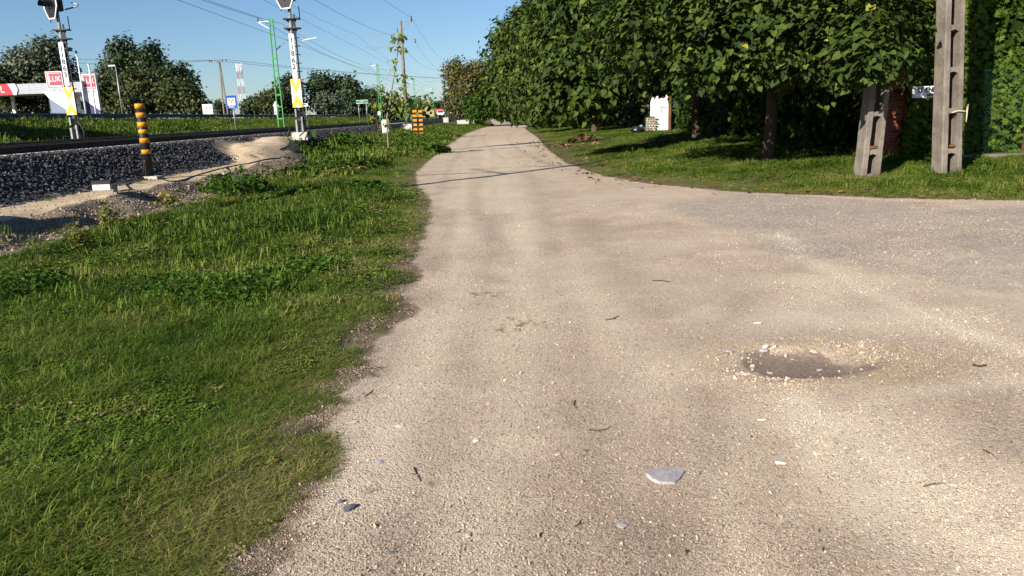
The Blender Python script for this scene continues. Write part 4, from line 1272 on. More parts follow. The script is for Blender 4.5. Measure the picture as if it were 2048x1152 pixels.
pylon(158, 189, 148, 'white station pylon with dark navy foot, between the two flagpoles', M_navy, 97)
def pole_thing(name, lab, cat, px, py, pxt, pyt, Y, r, mat, group=None):
    b = at(px, py, Y); z0 = gz(b.x, Y)
    root = thing(name, lab, cat, (b.x, Y, z0), 0, group)
    H = zz(pxt, pyt, Y) - z0
    MB().tube([(0, 0, 0), (0, 0, H)], [r, r * .65], 8).build('pole', mat, root)
    return root, H
for (px, py, pt, yt, lab) in ((172, 226, 157, 112, 'taller white flagpole in front of the navy footed pylon'), (192, 226, 180, 130, 'shorter white flagpole right of the navy footed pylon')):
    rt, H = pole_thing('flagpole', lab, 'flagpole', px, py, pt, yt, 90, .11, M_white, 'white flagpoles at the filling station')
    MB().tube([(0, 0, H), (0, 0, H + .12)], .13, 8).build('finial', M_white, rt)
rt, H = pole_thing('street_lamp', 'slim grey street lamp with white head before the dark poplars', 'street lamp', 245, 226, 236, 131, 85, .09, M_galv)
MB().box((-.38, 0, H), (.75, .22, .14)).build('lamp_head', M_white, rt)
# canopy
Yc = 108
a = at(-60, 180, Yc); c = at(172, 185, Yc)
zt = zz(60, 167, Yc); zb = zz(60, 188, Yc)
root = thing('station_canopy', 'filling station canopy in shade grey with red lettered end band', 'canopy', (a.x, Yc, gz(a.x, Yc)))
z0 = root.location.z
W = c.x - a.x
MB().box((W / 2, 6.0, (zt + zb) / 2 - z0), (W, 11.9, (zt - zb) * .98)).build('fascia', M_fascia, root)
wr = at(26, 180, Yc).x - a.x
MB().box((wr / 2, -.03, (zt + zb) / 2 - z0), (wr, .1, (zt - zb) * 1.08)).build('red_band', M_red, root)
wr2 = at(36, 180, Yc).x - a.x
hh_ = (zt - zb) * .54; zc_ = (zt + zb) / 2 - z0
MB().prism([(wr + .01, zc_ - hh_), (wr2 - .25, zc_ - hh_), (wr2, zc_), (wr2 - .25, zc_ + hh_), (wr + .01, zc_ + hh_), (wr - .6, zc_ + hh_), (wr - .2, zc_)], -.09, .02).build('white_tip', M_white, root)
text_mesh(root, 'lettering', 'LUKOIL', 1.25, M_white, (wr - 1.1, -.1, zc_), FACE, 'RIGHT')
for xx in (2.5, W - 4, W * .5):
    MB().box((xx, 5, (zb - z0) / 2), (.4, .4, zb - z0)).build('column', M_white, root)
# price board of the station further along
Yl = 80
b = at(422, 236, Yl); z0 = gz(b.x, Yl)
root = thing('station_sign', 'small white lettered sign with red foot behind the guard rail', 'sign', (at(417, 230, Yl).x, Yl, z0))
H = zz(416, 208, Yl) - z0
w = at(427, 220, Yl).x - at(407, 220, Yl).x
MB().box((0, 0, H * .66), (w, .12, H * .66)).build('panel', M_white, root)
MB().box((0, 0, H * .16), (w, .16, H * .3)).build('red_foot', M_red, root)
MB().box((0, -.08, H * .08), (w * .8, .02, H * .06)).build('white_stripe', M_white, root)
text_mesh(root, 'lettering', 'LUKOIL', w * .26, M_logo, (0, -.075, H * .76), FACE, width=.9)

# ---------------------------------------------------------------- road signs across the track
Yb = 46
b = at(471, 250, Yb); root = thing('services_sign', 'blue road sign with crossed fork and spoon on grey post', 'road sign', (b.x, Yb, gz(b.x, Yb)))
z0 = root.location.z
za, zb = zz(467, 191, Yb) - z0, zz(467, 217, Yb) - z0
w = at(478, 205, Yb).x - at(457, 205, Yb).x
sx = -.06
MB().tube([(0, 0, -.1), (-.02, 0, zb + .3)], .035, 8).build('post', M_galv, root)
MB().box((sx, -.06, (za + zb) / 2), (w, .03, za - zb)).build('panel', M_blue, root)
hw = w * .36
zc = (za + zb) / 2 + .02
MB().box((sx, -.079, zc), (hw * 2, .006, hw * 1.9)).build('white_field', M_white, root)
g = MB()
for s in (-1, 1):
    g.bar((sx - s * hw * .55, -.085, zc - hw * .55), (sx + s * hw * .42, -.085, zc + hw * .42), hw * .12, .008, Vector((0, 1, 0)))
g.tube([(sx + hw * .34, -.084, zc + hw * .34), (sx + hw * .62, -.084, zc + hw * .62)], [hw * .14, hw * .10], 8)
g.bar((sx - hw * .34, -.0855, zc + hw * .34), (sx - hw * .64, -.0855, zc + hw * .64), hw * .24, .008, Vector((0, 1, 0)))
g.build('fork_and_spoon', M_black, root)
text_mesh(root, 'lettering', '500m', .16, M_white, (sx, -.08, zb + .085), FACE)
def small_sign(name, lab, cat, px, py, Y, x0, x1, y0, y1, mat, posts, z_=None):
    b = at(px, py, Y)
    root = thing(name, lab, cat, (b.x, Y, gz(b.x, Y)))
    z0 = root.location.z
    xm = (at(x0, y0, Y).x + at(x1, y0, Y).x) / 2 - b.x; w = at(x1, y0, Y).x - at(x0, y0, Y).x
    za, zb = zz((x0 + x1) / 2, y0, Y) - z0, zz((x0 + x1) / 2, y1, Y) - z0
    pn = MB().box((xm, -.05, (za + zb) / 2), (w, .04, za - zb)).build('panel', mat, root)
    for q in posts:
        MB().tube([(xm + q * w, 0, -.1), (xm + q * w, 0, za - .03)], .045, 8).build('post', M_galv, root)
    return root, xm, w, za, zb
rt, xm, w, za, zb = small_sign('town_sign', 'wide green place name sign on two grey posts', 'road sign', 716, 238, 92, 712, 736, 200, 207, M_signgreen, (-.33, .33))
e = MB(); hz_ = (za - zb)
e.box((xm, -.075, za - .03), (w, .01, .045)).box((xm, -.075, zb + .03), (w, .01, .045))
e.build('border', M_white, rt)
text_mesh(rt, 'lettering', 'Székesfehérvár', hz_ * .42, M_white, (xm, -.08, (za + zb) / 2), FACE, width=.46)
rt, xm, w, za, zb = small_sign('arrow_sign', 'white arrow topped direction board behind the green mast', 'road sign', 557, 232, 66, 548, 556, 212, 229, M_white, (.1,))
MB().prism([(xm - w * .75, za), (xm + w * .75, za), (xm, za + .42)], -.07, -.03).build('arrow_head', M_white, rt)
MB().box((xm, -.075, (za + zb) / 2 - .1), (w * .8, .01, .05)).box((xm, -.0755, zb + .15), (w * .8, .01, .05)).build('dark_stripe', M_grey, rt)
rt, xm, w, za, zb = small_sign('small_road_sign', 'little white plate on a post right of the chevron board', 'road sign', 613, 240, 60, 607, 616, 207, 213, M_white, (.0,))
MB().box((xm, -.075, (za + zb) / 2), (w * .7, .01, .06)).build('dark_stripe', M_grey, rt)
rt, xm, w, za, zb = small_sign('plain_board', 'small pale square board low behind the second green mast', 'sign', 758, 236, 108, 755, 761, 223, 230, M_whitewash, (.3,))

# power pole and telecom tower
b = at(451, 226, 150); z0 = gz(b.x, 150)
root = thing('power_pole', 'slender wooden A shaped power pole with T crossarm', 'power pole', (b.x, 150, z0))
H = zz(441, 124, 150) - z0
MB().bar((-.35, 0, 0), (0, 0, H), .22).bar((.5, 0, 0), (.05, 0, H), .22).build('pole', M_palebark, root)
MB().bar((-2.2, 0, H), (1.5, 0, H), .14).build('cross_arm', M_grey, root)
for q in (-1.9, -1.5, .6, 1.3): MB().tube([(q, 0, H), (q, 0, H + .4)], .1, 6).build('insulator', M_ceramic, root)
wp = Vector((b.x, 150, z0 + H + .4))
wire([wp + Vector((-90, -25, 8)), wp + Vector((-45, -12, 3.5)), wp + Vector((-1.9, 0, 0)), wp + Vector((60, 120, 0))], 'upper distant power line crossing above the trees at left', .03, 1.2)
wire([wp + Vector((-90, -25, 5.5)), wp + Vector((-45, -12, 1.8)), wp + Vector((1.3, 0, 0)), wp + Vector((64, 120, -.8))], 'lower distant power line crossing above the trees at left', .03, 1.2)
b = at(486, 205, 260); z0 = gz(b.x, 260)
root = thing('telecom_tower', 'tall red and white lattice telecom tower on the horizon', 'tower', (b.x, 260, z0))
H = zz(478, 128, 260) - z0
NS = 8
for k in range(NS):
    g = MB(); za, zb = H * k / NS, H * (k + 1) / NS
    wa, wb = 2.1 - .9 * k / NS, 2.1 - .9 * (k + 1) / NS
    cs = [(1, 1), (-1, 1), (-1, -1), (1, -1)]
    for i in range(4):
        c0_, c1_ = cs[i], cs[(i + 1) % 4]
        g.bar((c0_[0] * wa / 2, c0_[1] * wa / 2, za), (c0_[0] * wb / 2, c0_[1] * wb / 2, zb), .11)
        g.bar((c0_[0] * wa / 2, c0_[1] * wa / 2, za), (c1_[0] * wb / 2, c1_[1] * wb / 2, zb), .05)
    g.build('lattice_section', M_logo if k % 2 == 0 else M_white, root)
for q in range(3):
    an = q * 2.1
    MB().box((math.cos(an) * 1.0, math.sin(an) * 1.0, H - 1), (.35, .35, 2.2)).build('antenna', M_white, root)

# ---------------------------------------------------------------- vehicles and far buildings
def car(px, Y, mat, lab, L=4.1, wdt=1.7, hgt_=1.42, rz=0.0, group='vehicles on the highway'):
    b = at(px, 236, Y)
    root = thing('car', lab, 'car', (b.x, Y, 2.07), rz, group)
    body = [(-L / 2, .35), (-L / 2 + .05, .72), (-L * .30, .86), (-L * .16, hgt_ - .06), (-.1, hgt_), (L * .26, hgt_ - .05), (L * .40, .92), (L / 2, .85), (L / 2, .32)]
    MB().prism(body, -wdt / 2, wdt / 2).build('body', mat, root)
    win = [(-L * .26, .90), (-L * .15, hgt_ - .12), (L * .23, hgt_ - .11), (L * .34, .92)]
    MB().prism(win, -wdt / 2 - .012, -wdt / 2 + .02).build('window', M_glass, root)
    for sx in (-L * .31, L * .31):
        w_ = MB().tube([(sx, -wdt / 2 - .03, .31), (sx, -wdt / 2 + .2, .31)], .31, 14).tube([(sx, wdt / 2 - .2, .31), (sx, wdt / 2 + .03, .31)], .31, 14)
        w_.build('wheel', M_rubber, root)
    return root
car(203, 112, M_carwhite, 'white car half hidden by the guard rail posts near the pylons', rz=.1)
car(231, 118, M_carblue, 'pale blue car half hidden by the guard rail before the bushes', rz=.1)
car(893, 300, M_carwhite, 'white car on the far highway just left of the distant concrete mast', rz=.9)
car(902, 320, M_carwhite, 'white car on the far highway just right of the distant concrete mast', rz=.9)
car(912, 340, M_carwhite, 'farthest white car, beside the foot of the brown tree', rz=.9)
Yv = 190
b = at(667, 230, Yv)
root = thing('van', 'white van with dark windows passing behind the guard rail', 'van', (b.x, Yv, 2.07), .25, 'vehicles on the highway')
MB().prism([(-1.6, .4), (-1.6, 1.95), (.9, 1.98), (1.5, 1.15), (2.1, 1.0), (2.1, .4)], -.9, .9).build('body', M_carwhite, root)
for (x0, x1) in ((-1.45, -.75), (-.6, .05), (.2, .85)):
    MB().box(((x0 + x1) / 2, -.905, 1.5), (x1 - x0, .03, .5)).build('window', M_glass, root)
for sx in (-1.0, 1.3): MB().tube([(sx, -.93, .34), (sx, .93, .34)], .34, 12).build('wheel', M_rubber, root)
Yr = 290
b = at(880, 228, Yr)
root = thing('lorry', 'red fronted lorry with white cab on the distant highway', 'lorry', (b.x, Yr, 2.07), .15, 'vehicles on the highway')
MB().box((0, 3, 1.7), (2.6, 5.5, 1.9)).build('load_box', M_lorryred, root)
MB().box((.1, -.3, 1.2), (2.3, 1.0, 1.5)).build('cab', M_carwhite, root)
MB().box((.1, -.82, 1.55), (1.9, .03, .6)).build('windscreen', M_glass, root)
for sx in (-1, 1): MB().tube([(sx * 1.0, -.2, .45), (sx * 1.25, -.2, .45)], .45, 12).build('wheel', M_rubber, root)
Yh = 360
b = at(852, 228, Yh)
root = thing('house', 'distant house with orange tiled gable roof beyond the boards', 'house', (b.x, Yh, 2.05), .35)
MB().box((0, 0, 1.6), (6, 7, 3.2)).build('wall', M_housewall, root)
MB().prism([(-3.0, 3.2), (3.0, 3.2), (0, 6.6)], -3.5, 3.5).build('gable', M_housewall, root)
MB().bar((-3.6, 0, 2.75), (.05, 0, 6.95), .25, 8.0, Vector((0, 1, 0))).bar((3.6, 0, 2.75), (-.05, 0, 6.95), .25, 8.0, Vector((0, 1, 0))).build('roof', M_rooftile, root)
for q in (-1.4, 1.4):
    f = MB().box((q, -3.52, 1.7), (1.0, .06, 1.2)).build('window', M_glass, root)

# ---------------------------------------------------------------- near leaning concrete poles at right
def slotted_pole(base_p, H, w0, w1, dep0, dep1, leanx, leany, slots, period, slot_h, z_first, lab, rz):
    root = thing('concrete_pole', lab, 'utility pole', base_p, rz, 'slotted concrete poles on the lawn')
    f = lambda z: z / H
    def ctr(z): return Vector((leanx * z, leany * z, z))
    fl_ = .27                                  # flange share of the width
    bm = MB()
    N = 44
    zs = [-.35 + (H + .35) * i / N for i in range(N + 1)]
    def ring(z, s):
        w = w0 + (w1 - w0) * max(z, 0) / H; d = dep0 + (dep1 - dep0) * max(z, 0) / H
        c = ctr(z); xo = s * w / 2; xi = s * (w / 2 - fl_ * w)
        x0, x1 = min(xo, xi), max(xo, xi)
        ch = .018
        out = x0 if s < 0 else x1
        pts = []
        for (xx, yy) in ((x0, -d / 2), (x1, -d / 2), (x1, d / 2), (x0, d / 2)):
            if abs(xx - out) < 1e-6:
                a_ = (xx - s * ch, yy); b_ = (xx, yy - math.copysign(ch, yy))
                seq = [a_, b_]
                pts.append((seq, xx, yy))
            else:
                pts.append(([(xx, yy)], xx, yy))
        order = []
        for i, (seq, xx, yy) in enumerate(pts):
            if len(seq) == 2:
                prev = pts[i - 1]
                # keep the chamfer walking in order
                if abs(prev[1] - xx) < 1e-6: seq = seq[::-1]
            order += seq
        return [c + Vector((q[0], q[1], 0)) for q in order]
    for s, nm in ((-1, 'flange'), (1, 'flange')):
        b = MB(); vs = []; fs = []
        R0 = [ring(z, s) for z in zs]; n = len(R0[0])
        for i_, r_ in enumerate(R0): vs += [v + Vector((noise.noise(v * 9 + Vector((rz + leanx * 50, 0, 0))), noise.noise(v * 9 + Vector((0, 7, 0))), 0)) * .006 for v in r_]
        for i in range(N):
            for k in range(n): fs.append((i * n + k, i * n + (k + 1) % n, (i + 1) * n + (k + 1) % n, (i + 1) * n + k))
        fs.append(tuple(N * n + k for k in range(n)))
        b.add(vs, fs)
        b.build('flange', M_conc, root)
    # rungs with arched undersides between the flanges
    z = z_first
    zr = [-.35]
    k = 0
    tops = []
    while z < H:
        tops.append(z); z += period
    edges = [(-.35, tops[0] - slot_h + .25)] + [(t, t + period - slot_h) for t in tops]
    for (za, zb) in edges:
        zb = min(zb, H)
        if zb - za < .02: continue
        zm = (za + zb) / 2
        w = w0 + (w1 - w0) * max(zm, 0) / H; d = (dep0 + (dep1 - dep0) * max(zm, 0) / H) * .86
        wi = w * (1 - 2 * fl_) + .004
        c = ctr(zm); hz = (zb - za) / 2
        poly = [(-wi / 2, -hz), (-wi / 2 + .03, -hz + .03), (0, -hz + .045), (wi / 2 - .03, -hz + .03), (wi / 2, -hz), (wi / 2, hz), (wi / 2 - .04, hz - .012), (-wi / 2 + .04, hz - .012), (-wi / 2, hz)]
        poly = [(q[0] + c.x, q[1] + c.z) for q in poly]
        MB().prism(poly, c.y - d / 2, c.y + d / 2).build('rung', M_conc, root)
    return root
pR = hit(1892, 350)
YR = pR.y
# the tall pole leans a little to the left, its stub neighbour to the right
pole_R = slotted_pole(pR, 9.0, .385, .30, .38, .27, -.066, .0, 0, .735, .60, .38 + .0, 'tall slotted concrete utility pole before the sunlit hedge', 0.0)
MB().tube([pR * 0 + Vector((-.12, -.20, 1.16)), Vector((-.03, -.215, 1.19)), Vector((.10, -.21, 1.18)), Vector((.155, -.19, 1.16)), Vector((.19, -.16, 1.30)), Vector((.165, -.20, 1.10)), Vector((.165, -.20, .98))], .011, 6).build('knotted_string', M_string, pole_R)
pL = hit(1733, 353)
stub = slotted_pole(pL, 2.2, .385, .37, .36, .33, .045, .0, 0, .73, .58, .40, 'short slotted concrete stub pole under the catalpa leaves', 0.0)
tag(stub, 'short leaning slotted concrete pole whose top hides under catalpa leaves')
b = MB().box((.02, -.12, .58), (.20, .09, .05)).box((-.05, -.14, .545), (.07, .05, .03))
b.build('iron_clamp', M_rust, stub)
MB().box((.03, -.1, .55), (.18, .09, .04)).build('iron_clamp', M_rust, pole_R)

# ---------------------------------------------------------------- brick pillar, plaque, sign, plinth, fence
PY = 17.7
pa = at(1748, 300, PY); pb = at(1812, 300, PY)
px_ = (pa.x + pb.x) / 2; pw = pb.x - pa.x
zg = gz(px_, PY)
pil = thing('brick_pillar', 'square red brick gate pillar in deep shade behind the stub pole', 'pillar', (px_, PY, zg))
PH = zz(1785, 148, PY) - zg
MB().box((0, .24, PH / 2 - .05), (pw - .03, .44, PH)).build('mortar_core', M_mortar, pil)
bw, bh, bd = .235, .066, .11
me_b = MB().box((0, 0, 0), (bw, bd, bh)).mesh('brick', M_brick)
me_h = MB().box((0, 0, 0), (.112, bd, bh)).mesh('brick', M_brick)
nz = int(PH / .078)
for k in range(nz):
    z = .04 + k * .078
    x = -pw / 2 + (.0 if k % 2 == 0 else -.0)
    seq = [bw, bw, bw] if k % 2 == 0 else [.112, bw, bw, .112]
    x = -pw / 2
    while x < pw / 2 - .06:
        L_ = (.112 if (k % 2 and x < -pw / 2 + .01) else bw)
        if x + L_ > pw / 2 + .03: L_ = .112
        if x + L_ > pw / 2 + .03: break
        o = link('brick', me_b if L_ == bw else me_h, pil)
        o.location = (x + L_ / 2, .05 + rng.normal(0, .003), z); o.rotation_euler = (0, 0, rng.normal(0, .008))
        x += L_ + .012
    for j in range(2):
        o = link('brick', me_b, pil)
        o.location = (-pw / 2 + .045 + rng.normal(0, .003), .11 + .06 + bw / 2 + j * (bw + .012) - .06 * (k % 2), z); o.rotation_euler = (0, 0, R(90))
MB().box((0, .24, PH + .0), (pw + .12, .62, .09)).build('cap', M_conc, pil)
pq = at(1714, 166, PY - .3)
root = thing('house_plaque', 'faded pale plaque hanging in shade left of the brick pillar', 'sign', (pq.x, PY - .3, pq.z))
wq = at(1729, 166, PY).x - at(1700, 166, PY).x
MB().box((0, 0, 0), (wq, .02, wq * .78)).build('plate', M_board, root)
MB().bar((0, .012, 0), (wq * .9, .25, 0), .025).build('bracket', M_grey, root)
# white sign half behind the tall pole
YS = 16.6
sa = at(1826, 172, YS); sb = at(1905, 195, YS)
root = thing('street_sign', 'white rectangular sign with black capitals partly behind the tall pole', 'sign', ((sa.x + sb.x) / 2, YS, gz(sa.x, YS)))
zc = (zz(1860, 172, YS) + zz(1860, 195, YS)) / 2 - root.location.z
w = sb.x - sa.x; h_ = zz(1840, 172, YS) - zz(1840, 195, YS)
MB().box((0, 0, zc), (w, .02, h_)).build('plate', M_white, root)
MB().tube([(.22, .05, -.1), (.22, .05, zc + h_ / 2)], .025, 8).build('post', M_galv, root)
text_mesh(root, 'lettering', 'LEVENDULA', h_ * .56, M_black, (-w / 2 + w * .13, -.013, zc + h_ * .16), FACE, 'LEFT', .80, bold=.006)
text_mesh(root, 'lettering', 'MEZŐ', h_ * .32, M_black, (-w / 2 + w * .36, -.013, zc - h_ * .28), FACE, 'LEFT', .85, bold=.003)
# plinth and chain link fence in front of the hedge
A = hit(1815, 326); Bq = Vector((16.5, A.y - .55, 0))
A = Vector((9.45, A.y, 0)); 
FY = lambda x: A.y + (x - A.x) * (Bq.y - A.y) / (Bq.x - A.x)
plinth = thing('fence_plinth', 'low weathered concrete kerb under the chain link fence', 'plinth', (A.x, A.y, .2))
nseg = 4
for k in range(nseg):
    xa_, xb_ = A.x + (Bq.x - A.x) * k / nseg + .008, A.x + (Bq.x - A.x) * (k + 1) / nseg - .008
    MB().bar(Vector((xa_ - A.x, FY(xa_) - A.y, .0)), Vector((xb_ - A.x, FY(xb_) - A.y, .0)), .12, .34 + .02 * (k % 2)).build('slab', M_conc, plinth)
fence = thing('chain_link_fence', 'green chain link fence with rusty leaning posts before the hedge', 'fence', (A.x, A.y, .35))
wm = MB()
H = 1.75
x0, x1 = 0, 5.0
st = .085
nn = int((x1 - x0 + H) / st)
dy = (Bq.y - A.y) / (Bq.x - A.x)
def onf(x, z): return Vector((x, x * dy - .02, z))
M_mesh = paint('green_wire', (0.03, 0.10, 0.06), 0.5, 0.1, 4)
for k in range(nn):
    s0 = x0 - H + k * st
    a0, z0_ = (s0, 0) if s0 >= x0 else (x0, x0 - s0)
    a1 = min(s0 + H, x1); z1_ = a1 - s0
    if z1_ > z0_: wm.tube([onf(a0, z0_), onf(a1, z1_)], .0013, 3, False)
    s1 = x0 + k * st
    a0, z0_ = (s1, 0) if s1 <= x1 else (x1, s1 - x1)
    a1 = max(s1 - H, x0); z1_ = s1 - a1
    if z1_ > z0_ and z0_ < H: wm.tube([onf(a0, z0_) + Vector((0, .006, 0)), onf(a1, z1_) + Vector((0, .006, 0))], .0013, 3, False)
w_o = wm.build('wire_mesh', M_mesh, fence); w_o['kind'] = 'stuff'
for z in (.03, .9, H): MB().tube([onf(0, z) + Vector((0, .01, 0)), onf(5, z) + Vector((0, .01, 0))], .003, 4, False).build('tension_wire', M_mesh, fence)
fp = at(2040, 300, A.y).x - A.x
for q in (fp, fp + 2.3):
    MB().bar((q, q * dy + .05, -.2), (q + .22 * (q == fp), q * dy + .05, H + .02), .07).build('post', M_rust, fence)

# ---------------------------------------------------------------- white gate with stone footing, bag, leaf heap
YG = 45
ga = at(1326, 262, YG)
zg = gz(ga.x, YG)
gate = thing('picket_gate', 'sunlit white picket gate of round topped boards beside dark trees', 'gate', (ga.x, YG, zg))
xs0 = at(1301, 200, YG).x - ga.x; xs1 = at(1337, 200, YG).x - ga.x
ztp = zz(1318, 190, YG) - zg
n = 4; bwid = (xs1 - xs0) / n
for k in range(n):
    xc = xs0 + (k + .5) * bwid
    zb = .86 if k < 1 else .02 
    top = ztp - (.10 if k == 0 else 0)
    hw = bwid * .485
    poly = [(xc - hw, zb), (xc + hw, zb), (xc + hw, top - .30), (xc + hw * .62, top - .10), (xc, top), (xc - hw * .62, top - .10), (xc - hw, top - .30)]
    MB().prism(poly, -.02 + .004 * k, .02).build('picket', M_whitewash, gate)
MB().box(((xs0 + xs1) / 2, .045, ztp * .72), (xs1 - xs0, .04, .09)).box(((xs0 + xs1) / 2, .045, .95), (xs1 - xs0, .04, .09)).build('cross_rail', M_whitewash, gate)
MB().box((xs1 - bwid * 1.2, -.035, ztp * .66), (bwid * 1.7, .012, .02)).box((xs1 - bwid * 1.6, -.036, ztp * .56), (.02, .012, .3)).build('latch', M_grey, gate)
bp = at(1340, 215, YG - .1)
root = thing('gate_post', 'rusty red post at the right edge of the white picket gate', 'post', (bp.x, YG + .05, gz(bp.x, YG)))
MB().box((0, 0, ztp * .5), (.16, .16, ztp * .98)).build('shaft', M_rust, root)
MB().box((0, 0, ztp), (.19, .19, .06)).build('cap', M_rust, root)
wl = thing('stone_footing', 'low stack of cream rubble stones under the white picket gate', 'stone wall', (at(1300, 258, YG - .2).x, YG - .15, zg))
wx0, wx1 = at(1291, 250, YG).x - wl.location.x, at(1311, 250, YG).x - wl.location.x
MB().box(((wx0 + wx1) / 2, .12, .4), (wx1 - wx0 - .06, .2, .78)).build('mortar_core', M_mortar, wl)
for row in range(6):
    x = wx0
    while x < wx1 - .05:
        L_ = rng.uniform(.12, .22)
        r = np.random.default_rng(int(rng.integers(1e6)))
        pv, pf = rock_proto(int(r.integers(1000)), 12)
        V = pv * np.array([L_ * .55, .14, .085]) + np.array([x + L_ / 2, .03, .07 + row * .135])
        o = link('stone', bigmesh('stone', V, pf, M_rockcream), wl)
        x += L_
root = hit(1277, 256)
Ybag = 43.5
pbag = at(1277, 256, Ybag)
bag = thing('rubbish_bag', 'black rubbish bag with pale knotted top on grass by the gate', 'bag', (pbag.x, Ybag, gz(pbag.x, Ybag)))
def blob(c, rad, seed, nu=14, nv=10, amp=.22):
    vs = []; fs = []
    for j in range(nv + 1):
        th = math.pi * j / nv
        for i in range(nu):
            ph = 2 * math.pi * i / nu
            d = Vector((math.sin(th) * math.cos(ph), math.sin(th) * math.sin(ph), math.cos(th)))
            q = 1 + amp * noise.noise(d * 2.3 + Vector((seed, 0, 0))) + amp * .5 * noise.noise(d * 6 + Vector((0, seed, 0)))
            vs.append(Vector(c) + Vector((d.x * rad[0], d.y * rad[1], d.z * rad[2])) * q)
    for j in range(nv):
        for i in range(nu):
            fs.append((j * nu + i, (j + 1) * nu + i, (j + 1) * nu + (i + 1) % nu, j * nu + (i + 1) % nu))
    return vs, fs
MB().add(*blob((-.05, 0, .2), (.38, .3, .24), 3), smooth=False).build('sack', M_plastic, bag)
MB().add(*blob((.14, -.1, .40), (.11, .09, .09), 8), smooth=False).build('pale_top', M_panel, bag)

def leaf_heap(px, py, n, rad, hh, lab, mat, name, cat, sz, seed, tint=.4):
    p = hit(px, py)
    root = thing(name, lab, cat, p)
    r = np.random.default_rng(seed)
    a = r.uniform(0, 6.28, n); q = rad * np.sqrt(r.uniform(size=n))
    P = np.stack([q * np.cos(a) * 1.5, q * np.sin(a), hh * (1 - (q / rad) ** 2) * r.uniform(.3, 1, n) + .02], 1)
    V, Fq, T = stamp(HEART_V * np.array([1, 1, 2.5]), HEART_F, P, frames(r.normal(size=(n, 3)) * [1, 1, .5], r.normal(size=(n, 3)) + [0, 0, .8]), sz * r.uniform(.6, 1.3, n), np.clip(r.normal(tint, .2, n), 0, 1))
    o = link('leaf_litter', bigmesh('leaf_litter', V, Fq, mat, dict(tint=T)), root); o['kind'] = 'stuff'
    return root, p
hp, p = leaf_heap(1172, 284, 130, .55, .32, 'heap of curled brown dead leaves on the sunny lawn', M_dryleaf, 'leaf_heap', 'leaf heap', .26, 5, .25)
leaf_heap(1152, 292, 26, .9, .03, 'scatter of flat brown leaves before the dead leaf heap', M_dryleaf, 'fallen_leaves', 'leaves', .2, 6, .55)
# fallen leaves strewn on lawn and road margin: nobody would count them
n = 420
yy = rng.uniform(12, 44, n); xx = np.interp(yy, RE[:, 1], RE[:, 0]) + np.abs(rng.normal(.2, 1.1, n)) * rng.choice([1, 1, -.5], n)
P = np.stack([xx, yy, hgt(xx, yy) + .03], 1)
V, Fq, T = stamp(HEART_V, HEART_F, P, frames(rng.normal(size=(n, 3)) * [1, 1, .15], rng.normal(size=(n, 3)) * .3 + [0, 0, 1]), rng.uniform(.05, .12, n), np.clip(rng.normal(.6, .25, n), 0, 1))
tag(link('leaf_litter', bigmesh('leaf_litter', V, Fq, M_dryleaf, dict(tint=T))), kind='stuff')
# two little grass tufts and crumbs of plants in the track
tx = []; 
for (px, py, k, s) in ((970, 590, 9, .10), (1040, 650, 16, .16), (1010, 660, 5, .06), (1005, 640, 4, .05), (950, 440, 8, .3), (700, 780, 10, .3), (640, 1000, 10, .2)):
    g = hit(px, py)
    for _ in range(k): tx.append((g.x + rng.normal(0, s), g.y + rng.normal(0, s * .4)))
for q_, cnt in ((pR, 26), (pL, 26)):
    for _ in range(cnt):
        an = rng.uniform(0, 6.28); tx.append((q_.x + .26 * math.cos(an), q_.y + .26 * math.sin(an)))
tx = np.array(tx); n = len(tx)
gn_scatter('track_tufts', np.stack([tx[:, 0], tx[:, 1], hgt(tx[:, 0], tx[:, 1])], 1), np.stack([np.zeros(n), np.zeros(n), rng.uniform(0, 6, n)], 1), np.repeat((rng.uniform(.25, .45, n) + np.where(tx[:, 1] > 12, 1.0, 0) * rng.uniform(.3, 1.6, n))[:, None], 3, 1), rng.uniform(.4, .75, n), rng.choice([1, 3], n),
           [proto_tuft('tuft_a', 30, .05, .1, .06, .9, .002, M_grass, 21), proto_tuft('tuft_b', 30, .03, .08, .08, 1.3, .002, M_grass, 22), proto_tuft('tuft_c', 20, .05, .1, .06, .9, .002, M_grass, 23), proto_clover('tuft_d', 20, .04, .07, .02, M_grass, 24)])

# ---------------------------------------------------------------- verge furniture
Yw = 57
b = base(773, 272, Yw); 
zt = zz(771, 239, Yw)
st_ = thing('whitewashed_stone', 'whitewashed square kilometre stone in the weeds left of the mast', 'marker stone', b)
H = zt - b.z; hw = (at(778, 250, Yw).x - at(765, 250, Yw).x) / 2
bm = MB()
bm.add([(-hw, -hw, -.1), (hw, -hw, -.1), (hw, hw, -.1), (-hw, hw, -.1), (-hw * 1.08, -hw * 1.02, H * .9), (hw * .98, -hw, H * .94), (hw * .98, hw, H * .94), (-hw * 1.08, hw, H * .9), (-hw * .7, -hw * .6, H), (hw * .7, -hw * .6, H * .98), (hw * .7, hw * .6, H * .98), (-hw * .7, hw * .6, H)],
       [(0, 1, 5, 4), (1, 2, 6, 5), (2, 3, 7, 6), (3, 0, 4, 7), (4, 5, 9, 8), (5, 6, 10, 9), (6, 7, 11, 10), (7, 4, 8, 11), (8, 9, 10, 11)])
bm.build('block', M_whitewash, st_)
Yy = 56
for (pxa, lab) in ((831, 'left one of the two yellow and black striped boards in the weeds'), (842.5, 'right one of the two yellow and black striped boards in the weeds')):
    b = base(pxa + 1, 276, Yy)
    rt = thing('striped_board', lab, 'marker board', b, 0, 'yellow and black striped boards')
    H = zz(pxa, 219, Yy) - b.z
    hw = .14
    MB().box((0, .02, H / 2), (hw * 2, .05, H)).build('board', M_black, rt)
    nb = 6
    for k in range(nb):
        MB().box((0, -.008, H * (.985 - (k + .28) * .148)), (hw * 2, .03, H * .074)).build('stripe', M_yellow, rt)
